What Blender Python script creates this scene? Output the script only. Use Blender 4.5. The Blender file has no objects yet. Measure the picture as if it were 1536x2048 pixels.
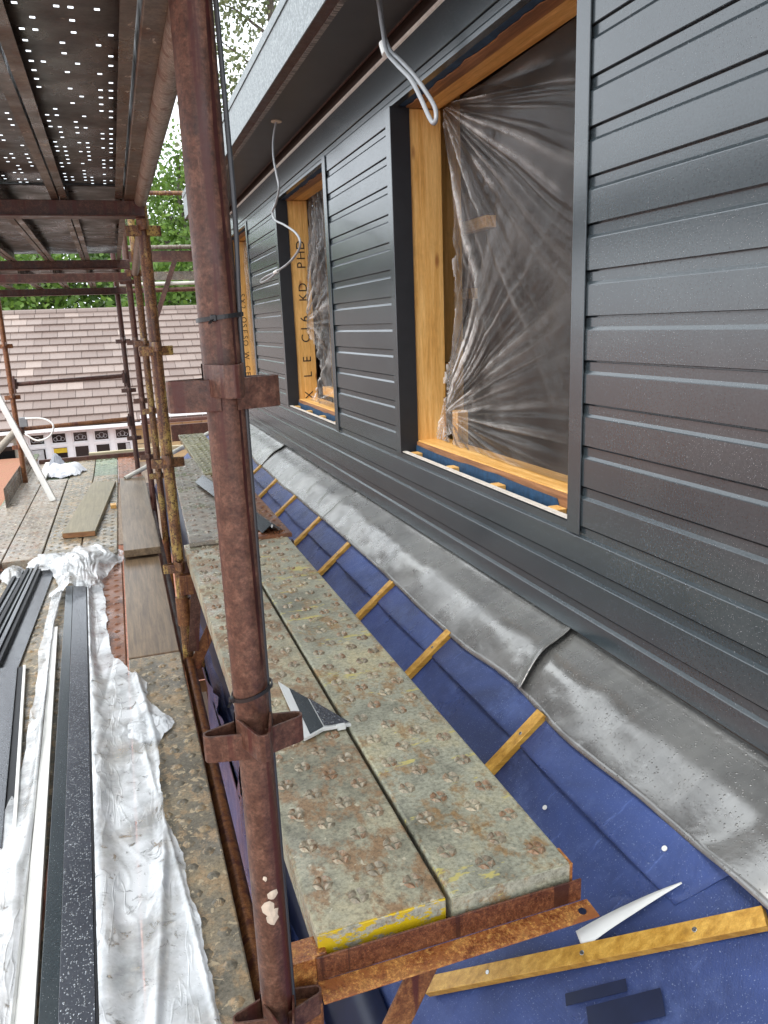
import bpy, math, random
import numpy as np
from mathutils import Matrix, Vector, Euler

random.seed(7)
RNG = np.random.default_rng(11)
scene = bpy.context.scene
COL = scene.collection
rad = math.radians

# ------------------------------------------------------------------ camera
cam_d = bpy.data.cameras.new("camera")
cam = bpy.data.objects.new("camera", cam_d)
COL.objects.link(cam)
cam_d.sensor_fit = 'HORIZONTAL'
cam_d.sensor_width = 36.0
cam_d.lens = 36.05
cam_d.clip_start = 0.02
cam_d.clip_end = 400.0
cy_ = Vector((-545, 357, -1538)).normalized()
cx_ = Vector((4682, 563, -1538)); cx_ = (cx_ - cy_ * cx_.dot(cy_)).normalized()
cz_ = cx_.cross(cy_)
cam.matrix_world = Matrix((cx_, cy_, cz_)).to_4x4()
scene.camera = cam
scene.render.resolution_x, scene.render.resolution_y = 768, 1024

# ------------------------------------------------------------------ world: overcast sky
SUN_EL, SUN_ROT = 58.0, 250.0
world = bpy.data.worlds.new("World"); scene.world = world
world.use_nodes = True
wn, wl = world.node_tree.nodes, world.node_tree.links
wn.clear()
w_out = wn.new('ShaderNodeOutputWorld'); w_bg = wn.new('ShaderNodeBackground')
w_sky = wn.new('ShaderNodeTexSky'); w_sky.sky_type = 'NISHITA'; w_sky.sun_disc = False
w_sky.sun_elevation = rad(SUN_EL); w_sky.sun_rotation = rad(SUN_ROT)
w_sky.air_density = 1.0; w_sky.dust_density = 3.0
w_tc = wn.new('ShaderNodeTexCoord')
w_no = wn.new('ShaderNodeTexNoise'); w_no.inputs['Scale'].default_value = 2.2; w_no.inputs['Detail'].default_value = 5
w_rp = wn.new('ShaderNodeValToRGB')
w_rp.color_ramp.elements[0].position = 0.3; w_rp.color_ramp.elements[0].color = (10.2, 11.0, 11.9, 1)
w_rp.color_ramp.elements[1].position = 0.75; w_rp.color_ramp.elements[1].color = (13.2, 13.8, 14.4, 1)
w_mx = wn.new('ShaderNodeMix'); w_mx.data_type = 'RGBA'; w_mx.inputs['Factor'].default_value = 0.9
wl.new(w_tc.outputs['Generated'], w_no.inputs['Vector']); wl.new(w_no.outputs['Fac'], w_rp.inputs['Fac'])
wl.new(w_sky.outputs['Color'], w_mx.inputs['A']); wl.new(w_rp.outputs['Color'], w_mx.inputs['B'])
wl.new(w_mx.outputs['Result'], w_bg.inputs['Color']); wl.new(w_bg.outputs['Background'], w_out.inputs['Surface'])
w_bg.inputs['Strength'].default_value = 0.1

# ------------------------------------------------------------------ sun (soft, through cloud)
sun_d = bpy.data.lights.new("sun", 'SUN'); sun_d.energy = 1.3; sun_d.angle = rad(22); sun_d.color = (1.0, 0.97, 0.92)
sun = bpy.data.objects.new("sun", sun_d); COL.objects.link(sun)
sun.rotation_euler = Vector((0.55, 0.25, -1.0)).to_track_quat('-Z', 'Y').to_euler()

scene.view_settings.view_transform = 'Standard'
scene.view_settings.look = 'None'
scene.view_settings.exposure = 1.1
scene.cycles.max_bounces = 6
scene.cycles.transparent_max_bounces = 8
scene.cycles.diffuse_bounces = 3
scene.cycles.glossy_bounces = 3
scene.view_settings.gamma = 1.0

# ================================================================== materials
MATS = {}
class NB:
    """small node builder"""
    def __init__(s, name):
        s.m = bpy.data.materials.new(name); s.m.use_nodes = True
        s.n, s.l = s.m.node_tree.nodes, s.m.node_tree.links
        s.n.clear()
        s.out = s.n.new('ShaderNodeOutputMaterial')
        s.p = s.n.new('ShaderNodeBsdfPrincipled')
        s.l.new(s.p.outputs[0], s.out.inputs[0])
        tc = s.n.new('ShaderNodeTexCoord'); oi = s.n.new('ShaderNodeObjectInfo')
        mu = s.n.new('ShaderNodeVectorMath'); mu.operation = 'SCALE'
        cmb = s.n.new('ShaderNodeCombineXYZ')
        for i in range(3): s.l.new(oi.outputs['Random'], cmb.inputs[i])
        s.l.new(cmb.outputs[0], mu.inputs[0]); mu.inputs['Scale'].default_value = 23.7
        ad = s.n.new('ShaderNodeVectorMath'); ad.operation = 'ADD'
        s.l.new(tc.outputs['Object'], ad.inputs[0]); s.l.new(mu.outputs[0], ad.inputs[1])
        s.co = ad.outputs[0]; s.rand = oi.outputs['Random']; s.raw = tc.outputs['Object']
        s.geo = None
    def setv(s, sock, v):
        if hasattr(v, 'is_linked') or isinstance(v, bpy.types.NodeSocket): s.l.new(v, sock)
        else:
            if isinstance(v, (tuple, list)) and len(v) == 3 and sock.type == 'RGBA': v = (*v, 1)
            sock.default_value = v
    def map(s, scale=(1, 1, 1), co=None, rot=(0, 0, 0)):
        m = s.n.new('ShaderNodeMapping'); m.inputs['Scale'].default_value = scale; m.inputs['Rotation'].default_value = rot
        s.l.new(co or s.co, m.inputs['Vector']); return m.outputs[0]
    def noise(s, scale, detail=4, rough=0.55, co=None, dist=0.0):
        t = s.n.new('ShaderNodeTexNoise'); t.inputs['Scale'].default_value = scale
        t.inputs['Detail'].default_value = min(detail, 5); t.inputs['Roughness'].default_value = rough
        t.inputs['Distortion'].default_value = dist
        s.l.new(co or s.co, t.inputs['Vector']); return t.outputs['Fac']
    def voro(s, scale, co=None, feature='F1', out='Distance', rnd=1.0):
        t = s.n.new('ShaderNodeTexVoronoi'); t.feature = feature; t.inputs['Scale'].default_value = scale
        t.inputs['Randomness'].default_value = rnd
        s.l.new(co or s.co, t.inputs['Vector']); return t.outputs[out]
    def wave(s, scale, dist=2.0, detail=2, co=None, direction='X', dscale=1.0):
        t = s.n.new('ShaderNodeTexWave'); t.inputs['Scale'].default_value = scale; t.bands_direction = direction
        t.inputs['Distortion'].default_value = dist; t.inputs['Detail'].default_value = detail
        t.inputs['Detail Scale'].default_value = dscale
        s.l.new(co or s.co, t.inputs['Vector']); return t.outputs['Fac']
    def ramp(s, fac, stops, interp='LINEAR'):
        r = s.n.new('ShaderNodeValToRGB'); r.color_ramp.interpolation = interp
        e = r.color_ramp.elements
        while len(e) < len(stops): e.new(0.5)
        for el, (p, c) in zip(e, stops):
            el.position = p
            if isinstance(c, (int, float)): c = (c, c, c)
            el.color = (*c, 1)
        s.l.new(fac, r.inputs['Fac']); return r.outputs['Color']
    def mix(s, fac, a, b, mode='MIX'):
        m = s.n.new('ShaderNodeMix'); m.data_type = 'RGBA'; m.blend_type = mode; m.clamp_factor = True
        s.setv(m.inputs['Factor'], fac); s.setv(m.inputs['A'], a); s.setv(m.inputs['B'], b); return m.outputs['Result']
    def math(s, op, a, b=0.0):
        m = s.n.new('ShaderNodeMath'); m.operation = op
        s.setv(m.inputs[0], a); s.setv(m.inputs[1], b); return m.outputs[0]
    def bump(s, h, strength=0.5, dist=0.002, normal=None):
        b = s.n.new('ShaderNodeBump'); b.inputs['Strength'].default_value = strength; b.inputs['Distance'].default_value = dist
        s.l.new(h, b.inputs['Height'])
        if normal is not None: s.l.new(normal, b.inputs['Normal'])
        return b.outputs[0]
    def drops(s, scale=160.0, size=0.30, keep=0.5):
        """height field of scattered rain drops"""
        t = s.n.new('ShaderNodeTexVoronoi'); t.inputs['Scale'].default_value = scale; s.l.new(s.co, t.inputs['Vector'])
        d = t.outputs['Distance']; sep = s.n.new('ShaderNodeSeparateColor'); s.l.new(t.outputs['Color'], sep.inputs[0])
        rad_ = s.math('MULTIPLY', sep.outputs[0], size)
        h = s.math('SUBTRACT', rad_, d)
        h = s.math('MAXIMUM', h, 0.0)
        k = s.math('LESS_THAN', sep.outputs[1], keep)
        return s.math('SQRT', s.math('MULTIPLY', h, k))
    def done(s, base=None, rough=None, metal=None, normal=None, spec=None, coat=None, coat_rough=None, key=None):
        for nm, v in (('Base Color', base), ('Roughness', rough), ('Metallic', metal), ('Normal', normal),
                      ('Specular IOR Level', spec), ('Coat Weight', coat), ('Coat Roughness', coat_rough)):
            if v is not None: s.setv(s.p.inputs[nm], v)
        MATS[key or s.m.name] = s.m
        return s.m

def plain(name, base, rough=0.5, metal=0.0, var=0.12, scale=18.0, bump=0.0):
    b = NB(name); n = b.noise(scale, 5)
    dark = tuple(c * (1 - var * 2) for c in base); lite = tuple(min(1, c * (1 + var)) for c in base)
    nr = b.bump(b.noise(scale * 9, 3), bump, 0.002) if bump else None
    return b.done(b.ramp(n, [(0.25, dark), (0.7, lite)]), rough, metal, nr)

def m_rust(name, dark, mid, lite, streak=(0.07, 0.016, 0.012), yellow=None, yamt=0.5, rough=0.42, fine=1.0):
    b = NB(name)
    n1 = b.noise(9 * fine, 5, 0.72); n2 = b.noise(48 * fine, 5, 0.74)
    base = b.ramp(n1, [(0.36, dark), (0.5, mid), (0.64, lite)])
    base = b.mix(0.55, base, b.ramp(n2, [(0.34, dark), (0.5, mid), (0.64, tuple(min(1, c * 1.25) for c in lite))]))
    fl = b.noise(190 * fine, 3, 0.7)
    base = b.mix(0.75, base, b.ramp(fl, [(0.34, 0.45), (0.5, 0.95), (0.68, 1.45)]), 'MULTIPLY')
    base = b.mix(b.ramp(b.noise(1.0, 4, 0.6, b.map((30, 30, 1.1))), [(0.54, 0), (0.60, 0.85)]), base, streak)
    base = b.mix(b.ramp(b.noise(1.0, 4, 0.7, b.map((55, 55, 6))), [(0.66, 0), (0.72, 0.5)]), base, tuple(min(1, c * 1.7) for c in lite))
    if yellow:
        ym = b.ramp(b.noise(14, 5, 0.72, b.map((1, 1, 0.45))), [(yamt - 0.03, 0), (yamt + 0.04, 1)])
        base = b.mix(ym, base, yellow)
        base = b.mix(b.ramp(b.noise(120, 4, 0.7), [(0.52, 0), (0.58, 1)]), base, dark)
    nr = b.bump(fl, 0.4, 0.0012)
    rg = b.ramp(n1, [(0.3, rough - 0.14), (0.7, rough + 0.18)])
    return b.done(base, rg, 0.0, nr, spec=0.45)

m_rust('rust_brown', (0.050, 0.020, 0.013), (0.105, 0.046, 0.029), (0.165, 0.085, 0.055))
m_rust('rust_orange', (0.08, 0.025, 0.010), (0.17, 0.062, 0.020), (0.28, 0.125, 0.042), fine=1.4)
m_rust('rust_yellow', (0.06, 0.025, 0.012), (0.17, 0.075, 0.028), (0.26, 0.13, 0.05), yellow=(0.36, 0.24, 0.07), yamt=0.54)
m_rust('rust_dark', (0.035, 0.016, 0.012), (0.075, 0.034, 0.024), (0.13, 0.06, 0.04))
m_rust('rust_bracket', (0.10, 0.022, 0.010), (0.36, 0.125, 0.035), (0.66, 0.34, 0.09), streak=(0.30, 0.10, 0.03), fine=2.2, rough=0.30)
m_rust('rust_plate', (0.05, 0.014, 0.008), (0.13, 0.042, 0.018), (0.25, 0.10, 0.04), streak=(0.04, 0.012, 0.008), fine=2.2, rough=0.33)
m_rust('galv_tube', (0.10, 0.075, 0.055), (0.2, 0.165, 0.13), (0.30, 0.27, 0.23), streak=(0.10, 0.05, 0.03), fine=2)

plain('rust_stain', (0.05, 0.011, 0.009), 0.3, var=0.35, scale=40)
def m_board(name, grey, moss, rust, rust_amt=0.55, cement=0.66, spot=(0.60, 0.54, 0.39), yellow=False, rough=0.34, paint=False):
    b = NB(name)
    base = b.ramp(b.noise(4.0, 5, 0.72), [(0.32, tuple(c * 0.55 for c in grey)), (0.5, grey), (0.66, moss)])
    rn_ = b.noise(12, 5, 0.78, b.map((1.3, 0.8, 1)))
    base = b.mix(b.ramp(rn_, [(rust_amt, 0), (rust_amt + 0.10, 0.9)]), base, rust)
    base = b.mix(b.ramp(rn_, [(0.30, 0.7), (0.40, 0.0)]), base, tuple(c * 0.4 for c in grey))
    fn = b.noise(110, 4, 0.75)
    base = b.mix(0.9, base, b.ramp(fn, [(0.33, 0.5), (0.5, 0.95), (0.68, 1.3)]), 'MULTIPLY')
    sp = b.ramp(b.noise(38, 3, 0.6, dist=0.6), [(cement, 0), (cement + 0.03, 0.9)])
    base = b.mix(sp, base, spot)
    if yellow:
        ys = b.ramp(b.noise(7.5, 5, 0.78, b.map((0.5, 1.6, 1))), [(0.585, 0), (0.61, 0.8)])
        base = b.mix(ys, base, (0.66, 0.56, 0.16))
    if paint:
        ys = b.ramp(b.noise(26, 5, 0.75, b.map((0.7, 1, 1.6))), [(0.46, 0), (0.50, 1.0)])
        base = b.mix(ys, base, (0.70, 0.48, 0.015))
    nr = b.bump(fn, 0.3, 0.001)
    nr = b.bump(b.drops(150, 0.4, 0.3), 0.35, 0.0012, nr)
    rg = b.ramp(b.noise(5, 4, 0.6), [(0.35, rough - 0.16), (0.62, rough + 0.2)])
    return b.done(base, rg, 0.15, nr, spec=0.5)

m_board('board_end_yellow', (0.43, 0.42, 0.33), (0.52, 0.46, 0.31), (0.36, 0.22, 0.12), paint=True)
m_board('board_grey', (0.40, 0.375, 0.265), (0.53, 0.46, 0.29), (0.32, 0.19, 0.095), 0.48)
m_board('board_yellowish', (0.43, 0.42, 0.315), (0.54, 0.48, 0.30), (0.37, 0.225, 0.10), 0.52, yellow=True)
m_board('board_muddy', (0.18, 0.16, 0.12), (0.30, 0.24, 0.15), (0.36, 0.25, 0.14), 0.5, 0.6, (0.46, 0.37, 0.24), rough=0.3)
m_board('board_dirty', (0.30, 0.26, 0.21), (0.40, 0.34, 0.27), (0.26, 0.16, 0.10), 0.52, 0.64, rough=0.28)
m_board('board_rusty', (0.17, 0.07, 0.04), (0.24, 0.12, 0.065), (0.25, 0.095, 0.04), 0.42, 0.68, (0.42, 0.32, 0.22), rough=0.3)
m_board('board_stud', (0.38, 0.32, 0.225), (0.50, 0.42, 0.28), (0.28, 0.15, 0.075), 0.48, 0.68)
m_board('board_mossy', (0.26, 0.23, 0.12), (0.36, 0.31, 0.15), (0.2, 0.16, 0.06), 0.52, 0.62, rough=0.28)
m_board('board_green', (0.16, 0.2, 0.13), (0.26, 0.27, 0.17), (0.2, 0.17, 0.1), 0.6, 0.66, rough=0.3)
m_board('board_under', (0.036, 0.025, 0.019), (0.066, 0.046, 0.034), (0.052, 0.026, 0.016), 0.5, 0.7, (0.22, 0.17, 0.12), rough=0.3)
m_board('flange_pale', (0.11, 0.085, 0.063), (0.18, 0.14, 0.10), (0.10, 0.052, 0.03), 0.5, 0.66, (0.42, 0.36, 0.28))

def m_clad(name, a, c, sc1, sc2, k1, k2, size=0.5):
    b = NB(name)
    base = b.ramp(b.noise(5, 3), [(0.3, a), (0.7, c)])
    base = b.mix(0.3, base, b.ramp(b.noise(150, 3, 0.7), [(0.35, 0.6), (0.65, 1.35)]), 'MULTIPLY')
    base = b.mix(b.ramp(b.noise(2.3, 4, 0.7, b.map((1, 0.6, 2.5))), [(0.56, 0), (0.8, 0.25)]), base, (0.11, 0.115, 0.115))
    grain = b.noise(1.0, 3, 0.6, b.map((260, 90, 260)))
    nr = b.bump(grain, 0.14, 0.0011)
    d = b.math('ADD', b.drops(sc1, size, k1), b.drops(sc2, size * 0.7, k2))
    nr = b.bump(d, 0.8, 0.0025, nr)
    bead_glint = b.ramp(d, [(0.10, 0), (0.22, 1)])
    base = b.mix(bead_glint, base, (0.28, 0.30, 0.32))  # rain beads: bright glints put into a pale metallic base colour
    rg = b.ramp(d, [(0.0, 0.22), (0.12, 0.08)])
    return b.done(base, rg, b.math('MULTIPLY', bead_glint, 0.85), nr, spec=1.0)
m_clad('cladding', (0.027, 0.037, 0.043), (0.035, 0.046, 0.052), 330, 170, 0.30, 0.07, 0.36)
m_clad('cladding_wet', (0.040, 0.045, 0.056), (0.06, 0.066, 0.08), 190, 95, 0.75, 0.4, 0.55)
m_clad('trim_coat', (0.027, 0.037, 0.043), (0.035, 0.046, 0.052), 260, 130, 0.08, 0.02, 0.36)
plain('trim_black', (0.012, 0.013, 0.016), 0.45, bump=0.25)
plain('white_pvc', (0.72, 0.72, 0.69), 0.3, var=0.06, scale=7)
plain('white_cut', (0.62, 0.58, 0.52), 0.5, var=0.12, scale=30)
plain('soffit_grey', (0.045, 0.045, 0.045), 0.42, var=0.15, scale=4)
plain('black_rubber', (0.014, 0.014, 0.015), 0.35)
plain('cable_grey', (0.23, 0.24, 0.25), 0.35)
plain('cable_dark', (0.045, 0.05, 0.055), 0.3)
plain('steel_nail', (0.42, 0.42, 0.40), 0.25, 0.9)
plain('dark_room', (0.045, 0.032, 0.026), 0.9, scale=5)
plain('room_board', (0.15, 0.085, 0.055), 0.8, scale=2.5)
plain('ink', (0.035, 0.022, 0.014), 0.8, var=0.3, scale=90)
plain('gutter_black', (0.02, 0.021, 0.024), 0.3)
plain('stone_mortar', (0.40, 0.36, 0.29), 0.9)
plain('upvc_white', (0.78, 0.79, 0.80), 0.25, var=0.03)
plain('window_dark', (0.010, 0.011, 0.012), 0.08)
plain('lead_came', (0.35, 0.36, 0.38), 0.35)
plain('wall_brick', (0.28, 0.13, 0.085), 0.85, scale=60, bump=0.4)
plain('paint_yellow', (0.62, 0.44, 0.02), 0.45, scale=30)
plain('curtain', (0.5, 0.5, 0.5), 0.8)
plain('green_plastic', (0.05, 0.16, 0.11), 0.3)
plain('bark', (0.10, 0.085, 0.07), 0.9, scale=25, bump=0.5)
plain('pipe_cream', (0.68, 0.66, 0.58), 0.35, scale=10)
plain('cement_splash', (0.62, 0.52, 0.40), 0.8, scale=60, bump=0.5)
plain('rope_grey', (0.36, 0.31, 0.25), 0.8, scale=80)
plain('rag_white', (0.62, 0.63, 0.66), 0.7, scale=12, bump=0.4)
plain('rag_grey', (0.25, 0.26, 0.29), 0.7, scale=12, bump=0.4)

def m_wood(name, a, c, knot, axis='Z', rough=0.5, wet=0.0, gs=1.0):
    b = NB(name)
    sc = {'Z': (16, 16, 0.8), 'Y': (16, 0.8, 16), 'X': (0.8, 16, 16)}[axis]
    w = b.noise(3.5 * gs, 6, 0.62, b.map(sc), dist=0.4)
    base = b.ramp(w, [(0.30, tuple(x * 0.72 for x in a)), (0.42, a), (0.56, tuple((x + y) / 2 for x, y in zip(a, c))), (0.68, c)])
    fib = b.noise(30 * gs, 3, 0.6, b.map(sc))
    base = b.mix(0.35, base, b.ramp(fib, [(0.3, 0.4), (0.7, 1.25)]), 'MULTIPLY')
    base = b.mix(b.ramp(b.noise(6, 4, 0.7), [(0.55, 0), (0.72, 0.35)]), base, tuple(x * 0.6 for x in a))
    ks = {'Z': (9, 9, 3.2), 'Y': (9, 3.2, 9), 'X': (3.2, 9, 9)}[axis]
    kv = b.voro(1.0, b.map(ks)); kc = b.voro(1.0, b.map(ks), out='Color')
    sp = b.n.new('ShaderNodeSeparateColor'); b.l.new(kc, sp.inputs[0])
    km = b.math('MULTIPLY', b.ramp(kv, [(0.06, 1), (0.13, 0)]), b.math('LESS_THAN', sp.outputs[0], 0.6))
    base = b.mix(b.math('MULTIPLY', km, 0.8), base, knot)
    nr = b.bump(fib, 0.3, 0.001)
    return b.done(base, rough - wet, 0, nr)
m_wood('timber_orange', (0.68, 0.36, 0.095), (0.86, 0.54, 0.20), (0.24, 0.075, 0.018))
m_wood('timber_orange_y', (0.66, 0.34, 0.085), (0.86, 0.53, 0.19), (0.24, 0.075, 0.018), 'Y')
m_wood('timber_brown_y', (0.20, 0.085, 0.033), (0.42, 0.20, 0.082), (0.13, 0.05, 0.02), 'Y')
m_wood('batten_yellow', (0.44, 0.225, 0.028), (0.66, 0.39, 0.075), (0.21, 0.085, 0.014), 'X', 0.4)
m_wood('plank_weathered', (0.155, 0.105, 0.062), (0.28, 0.195, 0.115), (0.10, 0.055, 0.03), 'Y', 0.45, 0.12)
m_wood('plank_mossy', (0.17, 0.135, 0.06), (0.27, 0.215, 0.11), (0.10, 0.06, 0.03), 'Y', 0.45, 0.1)
m_wood('plank_end', (0.20, 0.085, 0.03), (0.36, 0.17, 0.06), (0.12, 0.05, 0.02), 'X', 0.6)
m_wood('plank_pale', (0.40, 0.35, 0.22), (0.55, 0.48, 0.33), (0.25, 0.18, 0.1), 'X', 0.6)
m_wood('plywood', (0.26, 0.15, 0.07), (0.38, 0.23, 0.11), (0.2, 0.1, 0.05), 'Y', 0.7)
m_wood('board_whitewashed', (0.42, 0.38, 0.31), (0.56, 0.52, 0.45), (0.3, 0.25, 0.2), 'Y', 0.7)

def m_membrane(name, a, c, wear):
    b = NB(name)
    base = b.ramp(b.noise(1.7, 5, 0.62, dist=0.5), [(0.34, tuple(q * 0.55 for q in a)), (0.5, a), (0.68, c)])
    base = b.mix(b.ramp(b.noise(6, 5, 0.78), [(0.50, 0), (0.72, 0.6)]), base, wear)
    base = b.mix(b.ramp(b.noise(1.0, 5, 0.75, b.map((7, 60, 7), rot=(0, 0, 0.5))), [(0.62, 0), (0.72, 0.45)]), base, tuple(min(1, q * 1.7) for q in wear))
    base = b.mix(b.ramp(b.noise(300, 2, 0.5), [(0.66, 0), (0.70, 0.5)]), base, (0.30, 0.36, 0.48))
    wv = b.wave(150, 0.8, 1, b.map((1, 1, 1), rot=(0, 0, rad(38)))); wv2 = b.wave(150, 0.8, 1, b.map((1, 1, 1), rot=(0, 0, rad(-52))))
    nr = b.bump(b.math('MULTIPLY', wv, wv2), 0.5, 0.0016)
    rdg = b.ramp(b.noise(4.0, 3, 0.5, dist=0.3), [(0.44, 0), (0.5, 1), (0.56, 0)])
    nr = b.bump(rdg, 0.25, 0.005, nr)
    nr = b.bump(b.noise(17, 4, 0.6), 0.35, 0.005, nr)
    rg = b.ramp(b.noise(5, 5), [(0.3, 0.22), (0.7, 0.5)])
    return b.done(base, rg, 0, nr, spec=0.5)
m_membrane('membrane_blue', (0.021, 0.043, 0.15), (0.036, 0.070, 0.235), (0.085, 0.13, 0.31))
m_membrane('tarp_blue', (0.07, 0.12, 0.30), (0.13, 0.19, 0.42), (0.27, 0.32, 0.50))
plain('membrane_navy', (0.010, 0.016, 0.045), 0.4)
plain('breather_blue', (0.012, 0.052, 0.115), 0.75, var=0.25, scale=40, bump=0.3)

def m_lead():
    b = NB('lead')
    base = b.ramp(b.noise(3.0, 7, 0.62, dist=0.8), [(0.28, (0.17, 0.168, 0.162)), (0.5, (0.25, 0.247, 0.236)), (0.72, (0.33, 0.325, 0.305))])
    stn = b.ramp(b.noise(1.0, 6, 0.7, b.map((5, 26, 5))), [(0.5, 0), (0.8, 0.5)])
    base = b.mix(stn, base, (0.36, 0.355, 0.34))
    drt = b.ramp(b.noise(26, 6, 0.75), [(0.62, 0), (0.72, 0.5)])
    base = b.mix(drt, base, (0.42, 0.42, 0.41))
    d = b.drops(170, 0.42, 0.5); d2 = b.drops(110, 0.3, 0.2)
    nr = b.bump(b.noise(9, 4, 0.55, dist=0.6), 0.3, 0.008)
    nr = b.bump(b.math('ADD', d, d2), 0.8, 0.003, nr)
    rg = b.ramp(b.noise(6, 6), [(0.3, 0.20), (0.7, 0.36)])
    return b.done(base, rg, 0.7, nr, spec=0.5)
m_lead()
def m_galv():
    b = NB('galvanised')
    base = b.ramp(b.voro(95, out='Color'), [(0.2, (0.16, 0.185, 0.19)), (0.8, (0.30, 0.335, 0.34))])
    sp = b.ramp(b.noise(130, 3, 0.7), [(0.42, 0), (0.58, 0.75)])
    base = b.mix(sp, base, (0.12, 0.14, 0.145))
    return b.done(base, 0.5, 0.1, b.bump(b.noise(160, 3), 0.25, 0.001))
m_galv()
def m_edge_strip():
    b = NB('torn_strip')
    n = b.noise(1.0, 4, 0.75, b.map((6, 130, 6)))
    base = b.ramp(n, [(0.42, (0.05, 0.045, 0.042)), (0.56, (0.34, 0.31, 0.28))])
    return b.done(base, 0.5, 0)
m_edge_strip()

def m_film(name):
    b = NB(name)
    tr = b.n.new('ShaderNodeBsdfTransparent'); tr.inputs[0].default_value = (0.90, 0.88, 0.85, 1)
    gl = b.n.new('ShaderNodeBsdfGlossy'); gl.inputs['Roughness'].default_value = 0.12
    df = b.n.new('ShaderNodeBsdfDiffuse'); df.inputs[0].default_value = (0.78, 0.75, 0.71, 1)
    nr = b.bump(b.noise(30, 5, 0.65), 0.3, 0.004)
    b.l.new(nr, gl.inputs['Normal'])
    lw = b.n.new('ShaderNodeLayerWeight'); lw.inputs['Blend'].default_value = 0.22; b.l.new(nr, lw.inputs['Normal'])
    m1 = b.n.new('ShaderNodeMixShader'); m2 = b.n.new('ShaderNodeMixShader')
    b.l.new(b.math('MULTIPLY', lw.outputs['Fresnel'], 0.5), m1.inputs[0]); b.l.new(tr.outputs[0], m1.inputs[1]); b.l.new(gl.outputs[0], m1.inputs[2])
    at = b.n.new('ShaderNodeAttribute'); at.attribute_name = 'crease_highlight'
    cr = b.math('MULTIPLY', at.outputs['Fac'], b.ramp(b.noise(16, 5, 0.7), [(0.35, 0.35), (0.62, 1.0)]))  # whitened folds with streak highlights painted in as diffuse white
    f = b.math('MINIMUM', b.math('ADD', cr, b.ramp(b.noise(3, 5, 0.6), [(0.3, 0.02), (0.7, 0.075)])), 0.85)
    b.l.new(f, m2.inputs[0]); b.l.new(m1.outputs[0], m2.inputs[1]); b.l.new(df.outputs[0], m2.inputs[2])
    b.l.new(m2.outputs[0], b.out.inputs[0]); b.n.remove(b.p)
    MATS[name] = b.m
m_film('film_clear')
def m_bag():
    b = NB('film_milky')
    tr = b.n.new('ShaderNodeBsdfTransparent'); tr.inputs[0].default_value = (0.95, 0.96, 0.97, 1)
    mx = b.n.new('ShaderNodeMixShader')
    f = b.ramp(b.noise(5.5, 5, 0.65), [(0.34, 0.34), (0.58, 0.84)])
    f = b.math('MULTIPLY', f, b.ramp(b.noise(22, 4, 0.6, dist=0.8), [(0.30, 0.25), (0.40, 1.0)]))
    d = b.math('ADD', b.drops(80, 0.36, 0.4), b.drops(150, 0.40, 0.5))
    cre = b.ramp(b.noise(1.0, 3, 0.55, b.map((9, 1.6, 5)), dist=0.3), [(0.485, 0), (0.5, 1), (0.515, 0)])
    nr = b.bump(b.noise(6, 3, 0.5), 0.3, 0.01); nr = b.bump(cre, 0.3, 0.005, nr); nr = b.bump(d, 0.4, 0.004, nr)
    b.done(b.ramp(b.noise(7, 4), [(0.3, (0.68, 0.71, 0.73)), (0.7, (0.80, 0.82, 0.84))]), 0.19, 0, nr, spec=0.5)
    b.l.new(f, mx.inputs[0]); b.l.new(tr.outputs[0], mx.inputs[1]); b.l.new(b.p.outputs[0], mx.inputs[2])
    b.l.new(mx.outputs[0], b.out.inputs[0])
m_bag()
def m_tile():
    b = NB('roof_tile')
    r = b.ramp(b.rand, [(0.0, (0.155, 0.112, 0.094)), (0.85, (0.215, 0.165, 0.142)), (1.0, (0.30, 0.235, 0.20))])
    base = b.mix(0.6, r, b.ramp(b.noise(30, 6, 0.7), [(0.3, 0.7), (0.7, 1.2)]), 'MULTIPLY')
    b.done(base, 0.5, 0, b.bump(b.noise(120, 3), 0.3, 0.003), spec=0.5)
m_tile()
def m_stone():
    b = NB('stone_block')
    r = b.ramp(b.rand, [(0.0, (0.40, 0.28, 0.13)), (0.5, (0.50, 0.37, 0.19)), (1.0, (0.56, 0.46, 0.29))])
    base = b.mix(0.6, r, b.ramp(b.noise(14, 6, 0.7), [(0.3, 0.75), (0.7, 1.15)]), 'MULTIPLY')
    b.done(base, 0.85, 0, b.bump(b.noise(40, 4), 0.5, 0.01))
m_stone()
def m_paver():
    b = NB('paver')
    r = b.ramp(b.rand, [(0.0, (0.30, 0.115, 0.075)), (1.0, (0.44, 0.20, 0.13))])
    base = b.mix(0.6, r, b.ramp(b.noise(30, 5, 0.7), [(0.3, 0.75), (0.7, 1.15)]), 'MULTIPLY')
    b.done(base, 0.5, 0, b.bump(b.noise(80, 4), 0.3, 0.003))
m_paver()
def m_ground():
    b = NB('ground_paving')
    br = b.n.new('ShaderNodeTexBrick'); br.inputs['Scale'].default_value = 1.0
    br.inputs['Brick Width'].default_value = 0.2; br.inputs['Row Height'].default_value = 0.1
    br.inputs['Mortar Size'].default_value = 0.005
    br.inputs['Color1'].default_value = (0.30, 0.12, 0.08, 1); br.inputs['Color2'].default_value = (0.42, 0.19, 0.125, 1)
    br.inputs['Mortar'].default_value = (0.12, 0.09, 0.07, 1)
    b.l.new(b.raw, br.inputs['Vector'])
    base = b.mix(0.5, br.outputs['Color'], b.ramp(b.noise(1.5, 6), [(0.3, 0.7), (0.7, 1.2)]), 'MULTIPLY')
    b.done(base, 0.55)
m_ground()
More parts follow.
